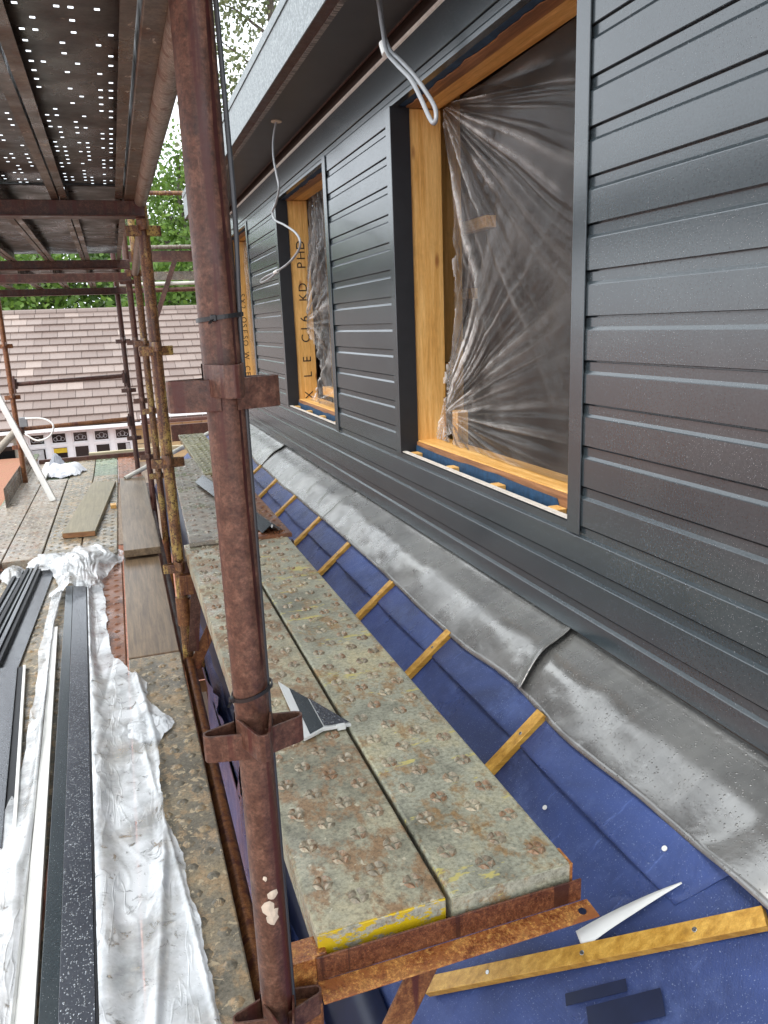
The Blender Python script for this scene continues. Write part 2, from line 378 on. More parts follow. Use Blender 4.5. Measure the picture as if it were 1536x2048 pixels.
def m_felt():
    b = NB('felt_roof')
    base = b.ramp(b.noise(60, 5, 0.75), [(0.35, (0.14, 0.055, 0.03)), (0.65, (0.40, 0.19, 0.11))])
    mo = b.ramp(b.noise(3, 6, 0.7), [(0.58, 0), (0.68, 0.7)])
    base = b.mix(mo, base, (0.17, 0.17, 0.05))
    b.done(base, 0.85, 0, b.bump(b.noise(150, 3), 0.5, 0.004))
m_felt()
def m_leaf(name, a, c, e):
    b = NB(name)
    g = b.n.new('ShaderNodeNewGeometry')
    base = b.ramp(g.outputs['Random Per Island'], [(0.0, a), (0.55, c), (1.0, e)])
    b.done(base, 0.45, spec=0.4)
    b.p.inputs['Transmission Weight'].default_value = 0.0
    tl = b.n.new('ShaderNodeBsdfTranslucent'); b.l.new(base, tl.inputs[0])
    mx = b.n.new('ShaderNodeMixShader'); mx.inputs[0].default_value = 0.4
    b.l.new(b.p.outputs[0], mx.inputs[1]); b.l.new(tl.outputs[0], mx.inputs[2]); b.l.new(mx.outputs[0], b.out.inputs[0])
m_leaf('leaf_bright', (0.055, 0.11, 0.016), (0.10, 0.19, 0.028), (0.17, 0.27, 0.05))
m_leaf('leaf_mid', (0.035, 0.075, 0.016), (0.07, 0.135, 0.028), (0.125, 0.20, 0.05))
m_leaf('leaf_pale', (0.075, 0.10, 0.04), (0.125, 0.155, 0.065), (0.20, 0.225, 0.115))

# ================================================================== geometry helpers
class MB:
    def __init__(s): s.v, s.f, s.mi, s.cur = [], [], [], 0
    def add(s, vs, fs):
        o = len(s.v); s.v += [tuple(map(float, p)) for p in vs]
        s.f += [tuple(i + o for i in f) for f in fs]; s.mi += [s.cur] * len(fs); return s
    def box(s, x0, x1, y0, y1, z0, z1):
        return s.add([(x0, y0, z0), (x1, y0, z0), (x1, y1, z0), (x0, y1, z0), (x0, y0, z1), (x1, y0, z1), (x1, y1, z1), (x0, y1, z1)],
                     [(3, 2, 1, 0), (4, 5, 6, 7), (0, 1, 5, 4), (1, 2, 6, 5), (2, 3, 7, 6), (3, 0, 4, 7)])
    def beam(s, p0, p1, w, h, up=(0, 0, 1)):
        """bar from p0 to p1, w across, h along up, centred on the line"""
        p0, p1 = Vector(p0), Vector(p1); d = (p1 - p0).normalized(); side = d.cross(Vector(up)).normalized(); u = side.cross(d)
        vs = []
        for p in (p0, p1):
            for a, c in ((-1, -1), (1, -1), (1, 1), (-1, 1)): vs.append(p + side * (a * w / 2) + u * (c * h / 2))
        return s.add(vs, [(0, 1, 2, 3), (7, 6, 5, 4), (0, 4, 5, 1), (1, 5, 6, 2), (2, 6, 7, 3), (3, 7, 4, 0)])
    def tube(s, p0, p1, r, r1=None, seg=20, caps=True, hollow=0.0):
        p0, p1 = Vector(p0), Vector(p1); r1 = r if r1 is None else r1
        d = (p1 - p0).normalized(); a = d.orthogonal().normalized(); c = d.cross(a)
        vs = []
        for p, q in ((p0, r), (p1, r1)):
            for i in range(seg):
                t = 2 * math.pi * i / seg; vs.append(p + (a * math.cos(t) + c * math.sin(t)) * q)
        fs = [(i, (i + 1) % seg, seg + (i + 1) % seg, seg + i) for i in range(seg)]
        if hollow:
            for p, q in ((p0, r - hollow), (p1, r1 - hollow)):
                for i in range(seg):
                    t = 2 * math.pi * i / seg; vs.append(p + (a * math.cos(t) + c * math.sin(t)) * q)
            for i in range(seg):
                j = (i + 1) % seg
                fs += [(2 * seg + j, 2 * seg + i, 3 * seg + i, 3 * seg + j), (i, 2 * seg + i, 2 * seg + j, j), (seg + i, seg + j, 3 * seg + j, 3 * seg + i)]
        elif caps: fs += [tuple(range(seg - 1, -1, -1)), tuple(range(seg, 2 * seg))]
        return s.add(vs, fs)
    def path(s, pts, r, seg=8):
        """swept tube through points"""
        pts = [Vector(p) for p in pts]; n = len(pts); vs = []; a = None
        for i, p in enumerate(pts):
            d = (pts[min(i + 1, n - 1)] - pts[max(i - 1, 0)]).normalized()
            a = d.orthogonal().normalized() if a is None else (a - d * a.dot(d)).normalized()
            c = d.cross(a); q = r[i] if isinstance(r, (list, tuple)) else r
            for k in range(seg):
                t = 2 * math.pi * k / seg; vs.append(p + (a * math.cos(t) + c * math.sin(t)) * q)
        fs = [(i * seg + k, i * seg + (k + 1) % seg, (i + 1) * seg + (k + 1) % seg, (i + 1) * seg + k) for i in range(n - 1) for k in range(seg)]
        fs += [tuple(range(seg - 1, -1, -1)), tuple(range((n - 1) * seg, n * seg))]
        return s.add(vs, fs)
    def prism(s, poly, fn, t0, t1):
        """extrude 2d poly; fn(a,b,t)->xyz"""
        n = len(poly); vs = [fn(a, b, t0) for a, b in poly] + [fn(a, b, t1) for a, b in poly]
        fs = [(i, (i + 1) % n, n + (i + 1) % n, n + i) for i in range(n)] + [tuple(range(n - 1, -1, -1)), tuple(range(n, 2 * n))]
        return s.add(vs, fs)
    def grid(s, P):
        """P: array (n,m,3); nan points are left out"""
        n, m = P.shape[:2]; idx = -np.ones((n, m), int); vs = []
        for i in range(n):
            for j in range(m):
                if not np.isnan(P[i, j, 0]): idx[i, j] = len(vs); vs.append(tuple(P[i, j]))
        fs = [(idx[i, j], idx[i + 1, j], idx[i + 1, j + 1], idx[i, j + 1]) for i in range(n - 1) for j in range(m - 1)
              if min(idx[i, j], idx[i + 1, j], idx[i + 1, j + 1], idx[i, j + 1]) >= 0]
        return s.add(vs, fs)
    def build(s, name, mats, parent=None, smooth=False, bevel=0.0, angle=40, solid=0.0, recalc=True, local=False):
        me = bpy.data.meshes.new(name)
        off = world_of(parent) if parent and not local else Vector((0, 0, 0))
        me.from_pydata([(x - off.x, y - off.y, z - off.z) for x, y, z in s.v], [], s.f)
        if recalc:
            import bmesh
            bm = bmesh.new(); bm.from_mesh(me); bmesh.ops.recalc_face_normals(bm, faces=bm.faces); bm.to_mesh(me); bm.free()
        for k in ([mats] if isinstance(mats, str) else mats): me.materials.append(MATS[k])
        me.polygons.foreach_set('material_index', s.mi)
        if smooth: me.shade_smooth() if not angle else me.shade_smooth()
        o = bpy.data.objects.new(name, me); COL.objects.link(o)
        if parent: o.parent = parent
        if smooth and angle:
            try: me.set_sharp_from_angle(angle=rad(angle))
            except Exception: pass
        if solid:
            md = o.modifiers.new('solid', 'SOLIDIFY'); md.thickness = solid; md.offset = 0
        if bevel:
            md = o.modifiers.new('bevel', 'BEVEL'); md.width = bevel; md.segments = 2; md.limit_method = 'ANGLE'
        return o

def world_of(o):
    p = Vector(o.location)
    while o.parent: o = o.parent; p += o.location
    return p
def tag(o, label=None, cat=None, group=None, kind=None):
    if label: o['label'] = label
    if cat: o['category'] = cat
    if group: o['group'] = group
    if kind: o['kind'] = kind
    return o
def thing(name, loc, label, cat, group=None):
    o = bpy.data.objects.new(name, None); o.empty_display_size = 0.05; COL.objects.link(o); o.location = loc
    return tag(o, label, cat, group)
def curve_pts(pts, n=60):
    """Catmull-Rom through pts"""
    P = [np.array(p, float) for p in pts]; P = [2 * P[0] - P[1]] + P + [2 * P[-1] - P[-2]]; out = []
    per = max(2, n // (len(P) - 3))
    for i in range(1, len(P) - 2):
        for k in range(per):
            t = k / per
            out.append(0.5 * (2 * P[i] + (P[i + 1] - P[i - 1]) * t + (2 * P[i - 1] - 5 * P[i] + 4 * P[i + 1] - P[i + 2]) * t * t + (3 * P[i] - P[i - 1] - 3 * P[i + 1] + P[i + 2]) * t ** 3))
    out.append(P[-2]); return out
def vnoise1(n, seed):
    r = np.random.default_rng(seed).random(n)
    def f(x):
        x = np.asarray(x, float); i = np.floor(x).astype(int); t = x - i; t = t * t * (3 - 2 * t)
        return r[i % n] * (1 - t) + r[(i + 1) % n] * t
    return f
def vnoise2(seed):
    r = np.random.default_rng(seed).random((64, 64))
    def f(x, y):
        x = np.asarray(x, float); y = np.asarray(y, float)
        i = np.floor(x).astype(int); j = np.floor(y).astype(int); s = x - i; t = y - j
        s = s * s * (3 - 2 * s); t = t * t * (3 - 2 * t); a = lambda p, q: r[p % 64, q % 64]
        return (a(i, j) * (1 - s) + a(i + 1, j) * s) * (1 - t) + (a(i, j + 1) * (1 - s) + a(i + 1, j + 1) * s) * t
    return f

# ================================================================== ground
GZ = -4.3
mb = MB(); mb.box(-90, 90, -30, 150, GZ - 0.3, GZ - 0.012)
ground = mb.build('ground', 'ground_paving'); tag(ground, 'red block paving of the driveway far below the scaffold', 'ground', kind='structure')
pv = MB(); pv.box(-0.097, 0.097, -0.047, 0.047, -0.05, 0.0); proto = pv.build('paver', 'paver', ground, bevel=0.004, local=True)
first = True
for r in range(40):
    for c in range(5):
        o = proto if first else proto.copy()
        if not first: COL.objects.link(o); o.parent = ground
        first = False
        o.location = (0.05 + c * 0.2 + (r % 2) * 0.1, 8.4 + r * 0.1, GZ + random.uniform(-0.002, 0.002))

# ================================================================== the house being built
XW = 1.18
house = thing('house', (1.6, 4.0, GZ), 'unfinished house with dark grey clad upper storey and three boarded window openings', 'house')
PITCH = 0.1139
W = [(1.855, 3.231), (4.331, 5.623), (6.92, 8.22)]      # window openings along y
YN, YF = -0.7, 8.75
ZS, ZH, ZT, ZB = -0.564, 0.8555, 1.04, -0.895

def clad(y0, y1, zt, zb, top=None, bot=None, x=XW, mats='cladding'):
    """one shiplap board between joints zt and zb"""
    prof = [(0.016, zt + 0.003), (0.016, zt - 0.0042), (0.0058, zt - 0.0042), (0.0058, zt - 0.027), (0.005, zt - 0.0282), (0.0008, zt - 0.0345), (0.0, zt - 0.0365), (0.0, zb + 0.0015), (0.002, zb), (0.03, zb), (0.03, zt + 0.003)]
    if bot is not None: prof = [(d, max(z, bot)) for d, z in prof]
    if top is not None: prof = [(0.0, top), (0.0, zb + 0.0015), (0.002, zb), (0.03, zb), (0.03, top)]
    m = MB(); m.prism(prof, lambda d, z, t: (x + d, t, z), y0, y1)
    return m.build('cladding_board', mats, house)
segs = [(YN, W[0][0] - 0.03), (W[0][1] + 0.02, W[1][0] - 0.03), (W[1][1] + 0.02, W[2][0] - 0.03), (W[2][1] + 0.02, YF)]
zj = [0.6797 - PITCH * k for k in range(-3, 15)]          # joints, top down
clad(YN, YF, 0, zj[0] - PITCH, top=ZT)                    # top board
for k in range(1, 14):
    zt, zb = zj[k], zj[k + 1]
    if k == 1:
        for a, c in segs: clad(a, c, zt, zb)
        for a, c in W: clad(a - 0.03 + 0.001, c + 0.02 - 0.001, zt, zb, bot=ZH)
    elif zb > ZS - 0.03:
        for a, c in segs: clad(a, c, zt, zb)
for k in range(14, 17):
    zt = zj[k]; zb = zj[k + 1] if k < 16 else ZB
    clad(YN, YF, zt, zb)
m = MB(); m.box(XW + 0.0, XW + 0.03, YN, YF, ZT + 0.0005, ZT + 0.004); m.box(XW - 0.004, XW + 0.03, YN, YF, ZT + 0.004, ZT + 0.016)
m.build('cut_edge', 'white_cut', house)
for a, c in W:
    m = MB(); m.box(XW + 0.001, XW + 0.022, a, c, zj[14] + 0.0035, zj[14] + 0.0075); m.build('cut_edge', 'white_cut', house)
    # trims: front flange and the return into the reveal
    m = MB(); m.box(XW - 0.007, XW - 0.002, a - 0.061, a, ZS - 0.035, ZH + 0.02); m.box(XW - 0.002, XW + 0.075, a - 0.005, a, ZS - 0.012, ZH + 0.02)
    
    m.build('window_trim', 'trim_coat', house, bevel=0.0012)
    m = MB(); m.box(XW - 0.007, XW - 0.002, c, c + 0.056, ZS - 0.01, ZH)
    m.build('window_trim', 'trim_coat', house, bevel=0.0012)
    m = MB(); m.box(XW - 0.0065, XW + 0.078, c - 0.005, c - 0.0005, ZS - 0.008, ZH); m.build('window_reveal', 'trim_black', house)
    # timber frame of the opening
    def frame_jamb(yy0, yy1, inner=1.402):
        m = MB(); m.box(1.258, inner, yy0, yy1, ZS - 0.01, 0.852); return m.build('jamb', 'timber_orange', house, bevel=0.003)
    j = frame_jamb(c + 0.004, c + 0.05)
    frame_jamb(a - 0.05, a - 0.006)
    m = MB(); m.box(1.258, 1.40, a - 0.1, c + 0.1, -0.574, -0.523); m.build('sill', 'timber_orange_y', house, bevel=0.003)
    m = MB(); m.box(1.252, 1.257, a, c, -0.572, -0.527); m.build('sill_face', 'timber_brown_y', house)
    m = MB(); m.box(1.258, 1.40, a - 0.1, c + 0.1, 0.856, 0.95); m.build('lintel', 'timber_orange_y', house, bevel=0.003)
    # ragged sheathing edge under the lintel
    n1 = vnoise1(80, int(a * 100)); ys = np.linspace(a, c, 70)
    m = MB()
    P = np.zeros((2, 70, 3)); P[0, :, 0] = 1.236 + 0.02 * n1(ys * 25); P[1, :, 0] = 1.30; P[:, :, 1] = ys; P[:, :, 2] = 0.8535
    m.grid(P); m.build('sheathing_edge', 'timber_brown_y', house, solid=0.004)
    m = MB(); m.box(XW + 0.032, 1.2515, a - 0.06, c + 0.05, 0.858, 0.866); m.build('breather_membrane', 'breather_blue', house)
    n1 = vnoise1(80, int(a * 90)); P = np.zeros((3, 70, 3)); P[:, :, 1] = ys
    P[0, :, 0] = 1.2495; P[0, :, 2] = -0.542 - 0.012 * n1(ys * 9) + np.where(ys < a + 0.16, -0.03, 0); P[1, :, 0] = 1.247; P[1, :, 2] = -0.60; P[2, :, 0] = 1.22; P[2, :, 2] = -0.72
    m = MB(); m.grid(P); m.build('breather_membrane', 'breather_blue', house, solid=0.003)
    for q in range(4):
        yy = c - 0.03 - q * (c - a - 0.2) / 3.0
        m = MB(); m.box(XW + 0.031, 1.2455, yy - 0.055, yy, ZS - 0.1, ZS - 0.004); m.build('counter_batten', 'timber_orange', house, bevel=0.002)
        m = MB(); m.box(XW + 0.031, 1.2455, yy - 0.3, yy - 0.25, 0.867, 0.95); m.build('counter_batten', 'timber_orange', house, bevel=0.002)

# sheathing behind the cladding, room shell behind the openings
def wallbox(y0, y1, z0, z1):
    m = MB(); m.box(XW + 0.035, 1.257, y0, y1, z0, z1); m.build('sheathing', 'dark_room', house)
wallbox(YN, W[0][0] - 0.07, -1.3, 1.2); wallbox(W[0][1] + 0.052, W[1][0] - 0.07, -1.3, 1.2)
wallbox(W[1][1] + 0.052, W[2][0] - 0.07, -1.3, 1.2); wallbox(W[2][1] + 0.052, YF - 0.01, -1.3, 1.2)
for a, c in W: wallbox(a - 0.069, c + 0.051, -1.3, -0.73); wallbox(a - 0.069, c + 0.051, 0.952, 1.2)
def part(name, mat, *boxes, bevel=0.0):
    m = MB()
    for b_ in boxes: m.box(*b_)
    return m.build(name, mat, house, bevel=bevel)
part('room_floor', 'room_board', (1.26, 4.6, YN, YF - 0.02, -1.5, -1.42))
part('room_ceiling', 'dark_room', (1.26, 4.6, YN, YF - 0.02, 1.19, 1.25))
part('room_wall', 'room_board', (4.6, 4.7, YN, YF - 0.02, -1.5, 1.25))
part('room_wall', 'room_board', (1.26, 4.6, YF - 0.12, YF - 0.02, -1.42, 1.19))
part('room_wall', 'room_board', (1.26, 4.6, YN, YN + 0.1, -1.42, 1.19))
part('partition', 'room_board', (1.62, 4.6, 4.02, 4.08, -1.42, 1.19))
part('partition', 'room_board', (1.62, 4.6, 6.45, 6.51, -1.42, 1.19))
# studs and noggins seen through the film
for x, y in ((1.475, 3.42),  (1.56, 5.75), (2.1, 6.4), (1.56, 8.0)):
    part('stud', 'timber_orange', (x, x + 0.1, y, y + 0.045, -1.42, 1.19))
part('noggin', 'timber_orange_y', (1.43, 1.475, 3.30, 3.46, -0.24, -0.19))
part('offcut_timber', 'timber_orange', (1.43, 1.48, 3.17, 3.23, -0.7, -0.40))
part('offcut_timber', 'timber_orange_y', (1.43, 1.48, 5.20, 5.58, -0.50, -0.44))
for x, a, h in ((1.64, 3.30, 0.4), (1.70, 3.62, 0.1)):
    part('noggin', 'timber_orange_y', (x, x + 0.05, a, a + 0.3, h, h + 0.05))

# eaves: galvanised fascia, torn strip, soffit, studs in the gap above the cladding
part('fascia', 'galvanised', (0.842, 0.848, YN, 8.55, 1.108, 1.305), bevel=0.001)
part('fascia_return', 'galvanised', (0.842, 1.3, 8.55, 8.556, 1.108, 1.305))
part('roof_deck', 'galvanised', (0.836, 4.8, YN, 8.56, 1.306, 1.35))
part('fascia_underside', 'rust_dark', (0.848, 0.893, YN, 8.55, 1.110, 1.116))
part('drip_strip', 'torn_strip', (0.893, 0.913, YN, 8.55, 1.105, 1.111))
part('soffit', 'soffit_grey', (0.9135, 1.172, YN, 8.55, 1.112, 1.12))
part('soffit_edge', 'rust_dark', (1.172, 1.177, YN, 8.55, 1.106, 1.121))
for i in range(26):
    y = -0.3 + i * 0.35
    part('eaves_stud', 'timber_brown_y', (1.218, 1.25, y, y + 0.045, 1.05, 1.2), bevel=0.002)
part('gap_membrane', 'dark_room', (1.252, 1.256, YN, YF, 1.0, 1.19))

# stencilled marks on the jambs
def stencil(txt, size, loc, R, parent, step=0.78):
    """printed characters, one flat mesh each, along the text direction"""
    dg_dir = Vector((R[0][0], R[1][0], R[2][0])); k = 0.0
    for ch in txt:
        if ch != ' ':
            cu = bpy.data.curves.new('mark', 'FONT'); cu.body = ch; cu.size = size; cu.extrude = 0.0003; cu.align_x = 'CENTER'
            to = bpy.data.objects.new('mark', cu); COL.objects.link(to)
            me = bpy.data.meshes.new_from_object(to.evaluated_get(bpy.context.evaluated_depsgraph_get())); bpy.data.objects.remove(to)
            me.materials.clear(); me.materials.append(MATS['ink'])
            o = bpy.data.objects.new('stencil_letter', me); COL.objects.link(o); o.parent = parent
            o.location = Vector(loc) + dg_dir * (k * size * step) - world_of(parent); o.rotation_euler = R.to_euler()
        k += 1.0 if ch not in ' .' else 0.6
# text lies in the plane y = const facing -y, reading upwards
R_UP = Matrix(((0, -1, 0), (0, 0, -1), (1, 0, 0)))
R_DN = Matrix(((0, 1, 0), (0, 0, -1), (-1, 0, 0)))
stencil('X  L E  C16  KD  PHD', 0.088, (1.365, W[1][1] + 0.0032, -0.50), R_UP, house)
stencil('SX2 .OSESO .W  CE .21', 0.075, (1.285, W[2][1] + 0.0032, 0.33), R_DN, house)

# lower roof slope: blue underlay, battens, lead apron, eaves
RX0, RZ0, RS = 0.982, -1.05, 0.83
def rz(x): return RZ0 - RS * (RX0 - x)
rn = Vector((-RS, 0, 1)).normalized()
def onroof(x, y, h=0.0):
    p = Vector((x, y, rz(x))) + rn * h; return (p.x, p.y, p.z)
n2 = vnoise2(3); n2b = vnoise2(9)
xs = np.linspace(0.25, 1.02, 36); ys = np.linspace(-0.9, 8.75, 280)
P = np.zeros((len(xs), len(ys), 3))
for i, x in enumerate(xs):
    hgt = 0.006 * (n2(ys * 3.0, x * 4 + 0 * ys) - 0.5) + 0.004 * (n2b(ys * 9, x * 8 + 0 * ys) - 0.5)
    P[i, :, 0] = x - RS * hgt; P[i, :, 1] = ys; P[i, :, 2] = rz(x) + hgt
    if x < 0.27: P[i, :, 2] -= 0.05
m = MB(); m.grid(P)
under = m.build('roof_underlay', 'membrane_blue', house, smooth=True, angle=0, solid=0.002)
# upper course laps over the lower one with a buckled, lifted edge between battens
BY = [1.647, 2.26, 2.837, 3.465, 4.028, 4.65, 5.242, 5.86, 6.46, 7.06, 7.66]
ys = np.linspace(1.02, 8.6, 420); us = np.linspace(0, 1, 12)
P = np.zeros((12, 420, 3)); lift = np.zeros(420)
bys = [1.06] + BY
for i in range(len(bys) - 1):
    t = (ys - bys[i]) / (bys[i + 1] - bys[i]); k = (t >= 0) & (t <= 1); lift[k] = np.sin(np.pi * t[k]) ** 0.8 * (0.020 + 0.012 * n2(i * 3.3, 0.5))
for i, u in enumerate(us):
    x = 0.897 + 0.012 * n2(ys * 2.1, 4.0 + 0 * ys) + u * 0.115
    h = 0.004 + lift * (1 - u) ** 1.6 + 0.003 * n2(ys * 7, 5 * u + 0 * ys)
    edge = x - 0.05 * np.clip((1.10 - ys) / 0.08, 0, 1) * 0
    P[i, :, 0] = edge - RS * h * 0.77; P[i, :, 1] = ys - 0.055 * u * np.clip((1.35 - ys) / 0.33, 0, 1); P[i, :, 2] = rz(edge) + h * 0.77
m = MB(); m.grid(P); m.build('underlay_lap', 'membrane_blue', house, smooth=True, angle=0, solid=0.0016)
# tape tail hanging off the lap
tail = curve_pts([onroof(0.935, 1.035, 0.012), onroof(0.90, 1.053, 0.014), onroof(0.86, 1.07, 0.018), onroof(0.81, 1.09, 0.022), onroof(0.762, 1.108, 0.022)], 24)
P = np.zeros((2, len(tail), 3))
for i, p in enumerate(tail):
    t = i / (len(tail) - 1); w = 0.002 + 0.020 * t; P[0, i] = p + np.array((-0.2, -0.9, -0.15)) * w; P[1, i] = p + np.array((0.2, 0.9, 0.15)) * w
m = MB(); m.grid(P); m.build('tape_tail', 'white_pvc', house, smooth=True, angle=0, solid=0.001)
def batten(p0, p1, w=0.036, h=0.018, nails=()):
    m = MB(); a = Vector(p0); b_ = Vector(p1); m.beam(a, b_, w, h, rn)
    m.cur = 1
    for t in nails:
        q = a.lerp(b_, t) + rn * (h / 2 - 0.001); m.tube(q, q + rn * 0.002, 0.0052, seg=10)
    o = m.build('batten', ['batten_yellow', 'steel_nail'], under, bevel=0.0015); return o
for y in BY: batten(onroof(0.43, y, 0.0145), onroof(0.987, y, 0.0145), nails=(0.2, 0.55, 0.89))
batten(onroof(0.509, 1.312, 0.016), onroof(0.980, 0.872, 0.016), 0.036, 0.018, nails=(0.22, 0.52, 0.83))
for p in ((0.955, 1.112), (0.70, 1.72), (0.86, 1.42)):
    m = MB(); q = Vector(onroof(p[0], p[1], 0.011)); m.tube(q, q + rn * 0.002, 0.006, seg=12); m.build('nail_head', 'white_pvc', under)
part_m = MB()
# dark printed rectangles on the underlay near the bottom of the view
for (x0, y0, x1, y1, w) in ((0.69, 1.055, 0.775, 0.985, 0.022), (0.70, 0.995, 0.80, 0.915, 0.046)):
    m = MB(); m.beam(onroof(x0, y0, 0.008), onroof(x1, y1, 0.008), w, 0.001, rn); m.build('underlay_print', 'membrane_navy', under)

def apron(y0, y1, lift=0.0, seed=0, ny=150):
    """dressed lead sheet from under the cladding down on to the underlay"""
    f = vnoise2(22); f1 = vnoise1(90, 7)
    ys = np.linspace(y0, y1, ny); n = 22; P = np.zeros((n, ny, 3))
    prof = curve_pts([(1.222, -0.84), (1.216, -0.892), (1.200, -0.920), (1.155, -0.940), (1.09, -0.962), (1.03, -1.003), (0.978, -1.044)], 24)
    prof = np.array(prof); d = np.cumsum(np.r_[0, np.hypot(*np.diff(prof, axis=0).T)]); d /= d[-1]
    for i, u in enumerate(np.linspace(0, 1, n)):
        x = np.interp(u, d, prof[:, 0]); z = np.interp(u, d, prof[:, 1])
        amp = np.clip((u - 0.22) * 2.2, 0, 1)
        h = lift + 0.012 * np.exp(-((ys - y0) / 0.03) ** 2) * (lift > 0.005) * min(1.0, u * 4) + amp * (0.046 * (f(ys * 2.0, 1.5 * u + 0 * ys) - 0.45) + 0.012 * (f(ys * 7, 3 * u + 0 * ys) - 0.5) + 0.004 * (f(ys * 26, 9 * u + 0 * ys) - 0.5))
        h = h + amp * (0.030 * np.exp(-((ys - 0.80 - 0.25 * u) / 0.10) ** 2) - 0.012 * np.exp(-((ys - 1.02 - 0.2 * u) / 0.07) ** 2)) * (lift < 0.001)
        h = np.maximum(h, lift - 0.003)
        xe = -0.018 * (f1(ys * 3.1) - 0.4) * (u ** 3)
        P[i, :, 0] = x - 0.62 * h + xe; P[i, :, 1] = ys - 0.10 * u; P[i, :, 2] = z + 0.78 * h + 0.006 + xe * RS
    m = MB(); m.grid(P); return m.build('lead_apron', 'lead', house, smooth=True, angle=0, solid=0.0025)
apron(-0.8, 2.02, 0.0, 1, 130)
apron(1.865, 4.05, 0.011, 2, 120)
apron(3.90, 6.10, 0.003, 3, 120)
apron(5.95, 8.75, 0.010, 4, 130)
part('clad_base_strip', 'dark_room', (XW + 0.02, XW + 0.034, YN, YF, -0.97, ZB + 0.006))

# eaves of the lower slope
m = MB(); pr = [(0.300 - 0.052 * math.cos(t), -1.665 - 0.05 * math.sin(t)) for t in np.linspace(0, math.pi, 12)]
pr += [(a - 0.004 * (1 if a > 0.3 else -1), b_) for a, b_ in reversed(pr)]
m.prism(pr, lambda a, b_, t: (a, t, b_), 1.75, 8.7)
m.build('gutter', 'gutter_black', house, smooth=True)
part('eaves_fascia', 'trim_black', (0.356, 0.372, -0.9, 8.7, -1.80, -1.62))
part('lower_wall', 'wall_brick', (0.62, 0.8, -0.9, 8.7, GZ, -1.70))
part('lower_soffit', 'white_pvc', (0.36, 0.62, -0.9, 8.7, -1.81, -1.80))
n3 = vnoise2(31)
ys = np.linspace(1.0, 8.6, 200); P = np.zeros((6, 200, 3))
for i in range(6):
    P[i, :, 0] = [0.42, 0.36, 0.31, 0.285, 0.272, 0.268][i] - 0.01 * n3(ys * 3, i + 0 * ys); P[i, :, 1] = ys
    P[i, :, 2] = [-1.505, -1.555, -1.595, -1.625, -1.66, -1.70][i] - 0.01 * n3(ys * 5, i + 3 + 0 * ys) * i
m = MB(); m.grid(P); m.build('underlay_overhang', 'membrane_navy', house, smooth=True, angle=0, solid=0.002)

# ================================================================== window films
def film(name, label, a, c, z0, z1, centres, edge, seed, ny, nz, xf, holes=()):
    ys = np.linspace(a, c, ny); zs = np.linspace(z0, z1, nz); Yg, Zg = np.meshgrid(ys, zs, indexing='ij')
    X = xf(Yg, Zg); f = vnoise2(seed); C = np.zeros_like(X)
    X = X + 0.018 * (f(Yg * 3, Zg * 2.5) - 0.5) + 0.005 * (f(Yg * 9 + Zg * 5, Zg * 4) - 0.5)
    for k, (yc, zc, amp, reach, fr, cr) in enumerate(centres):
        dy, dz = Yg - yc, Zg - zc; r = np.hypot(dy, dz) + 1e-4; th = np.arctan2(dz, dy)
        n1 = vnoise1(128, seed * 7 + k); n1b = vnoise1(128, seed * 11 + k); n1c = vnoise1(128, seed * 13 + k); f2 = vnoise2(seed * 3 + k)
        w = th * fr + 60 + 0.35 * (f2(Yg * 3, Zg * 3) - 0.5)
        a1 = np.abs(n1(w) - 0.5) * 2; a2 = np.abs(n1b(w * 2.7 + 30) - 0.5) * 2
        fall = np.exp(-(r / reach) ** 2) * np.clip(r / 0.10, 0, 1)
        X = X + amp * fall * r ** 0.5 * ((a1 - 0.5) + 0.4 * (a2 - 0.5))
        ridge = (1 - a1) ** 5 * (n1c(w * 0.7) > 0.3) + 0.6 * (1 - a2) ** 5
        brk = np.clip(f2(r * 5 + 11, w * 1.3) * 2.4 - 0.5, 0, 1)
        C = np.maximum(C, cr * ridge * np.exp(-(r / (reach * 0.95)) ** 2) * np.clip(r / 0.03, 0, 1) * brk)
    E = edge(Zg); C = np.maximum(C, 0.5 * np.exp(-((E - Yg) / 0.012) ** 2) * (f(Yg * 4, Zg * 9) > 0.4))  # painted highlight streak along the loose film edge too
    P = np.stack([X, Yg, Zg], -1)
    dead = Yg > E
    for (yc, zc, ry, rz_) in holes: dead |= ((Yg - yc) / ry) ** 2 + ((Zg - zc) / rz_) ** 2 < 1
    P[dead] = np.nan
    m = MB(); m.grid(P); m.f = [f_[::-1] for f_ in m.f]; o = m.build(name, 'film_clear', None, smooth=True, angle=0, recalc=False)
    at = o.data.attributes.new('crease_highlight', 'FLOAT', 'POINT'); at.data.foreach_set('value', C[~dead].astype(np.float32).ravel())
    return tag(o, label, 'plastic sheet', 'plastic sheets over the window openings')
e1 = vnoise1(60, 77)
def edge1(Z):
    t = np.clip((Z + 0.52) / 1.36, 0, 1)
    return 3.225 - 0.15 * np.sin(np.pi * t) ** 1.1 - 0.05 * (e1(Z * 9) - 0.2) * np.sin(np.pi * t)
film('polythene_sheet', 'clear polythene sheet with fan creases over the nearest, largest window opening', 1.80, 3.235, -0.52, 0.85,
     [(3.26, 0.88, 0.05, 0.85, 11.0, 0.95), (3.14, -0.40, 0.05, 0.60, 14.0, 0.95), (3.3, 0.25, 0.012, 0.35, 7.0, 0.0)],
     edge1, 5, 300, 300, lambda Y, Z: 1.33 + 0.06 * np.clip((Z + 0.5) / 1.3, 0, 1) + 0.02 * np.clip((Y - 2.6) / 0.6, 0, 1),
     [(3.13, -0.30, 0.02, 0.03), (3.05, -0.50, 0.03, 0.02), (3.10, 0.27, 0.035, 0.03)])
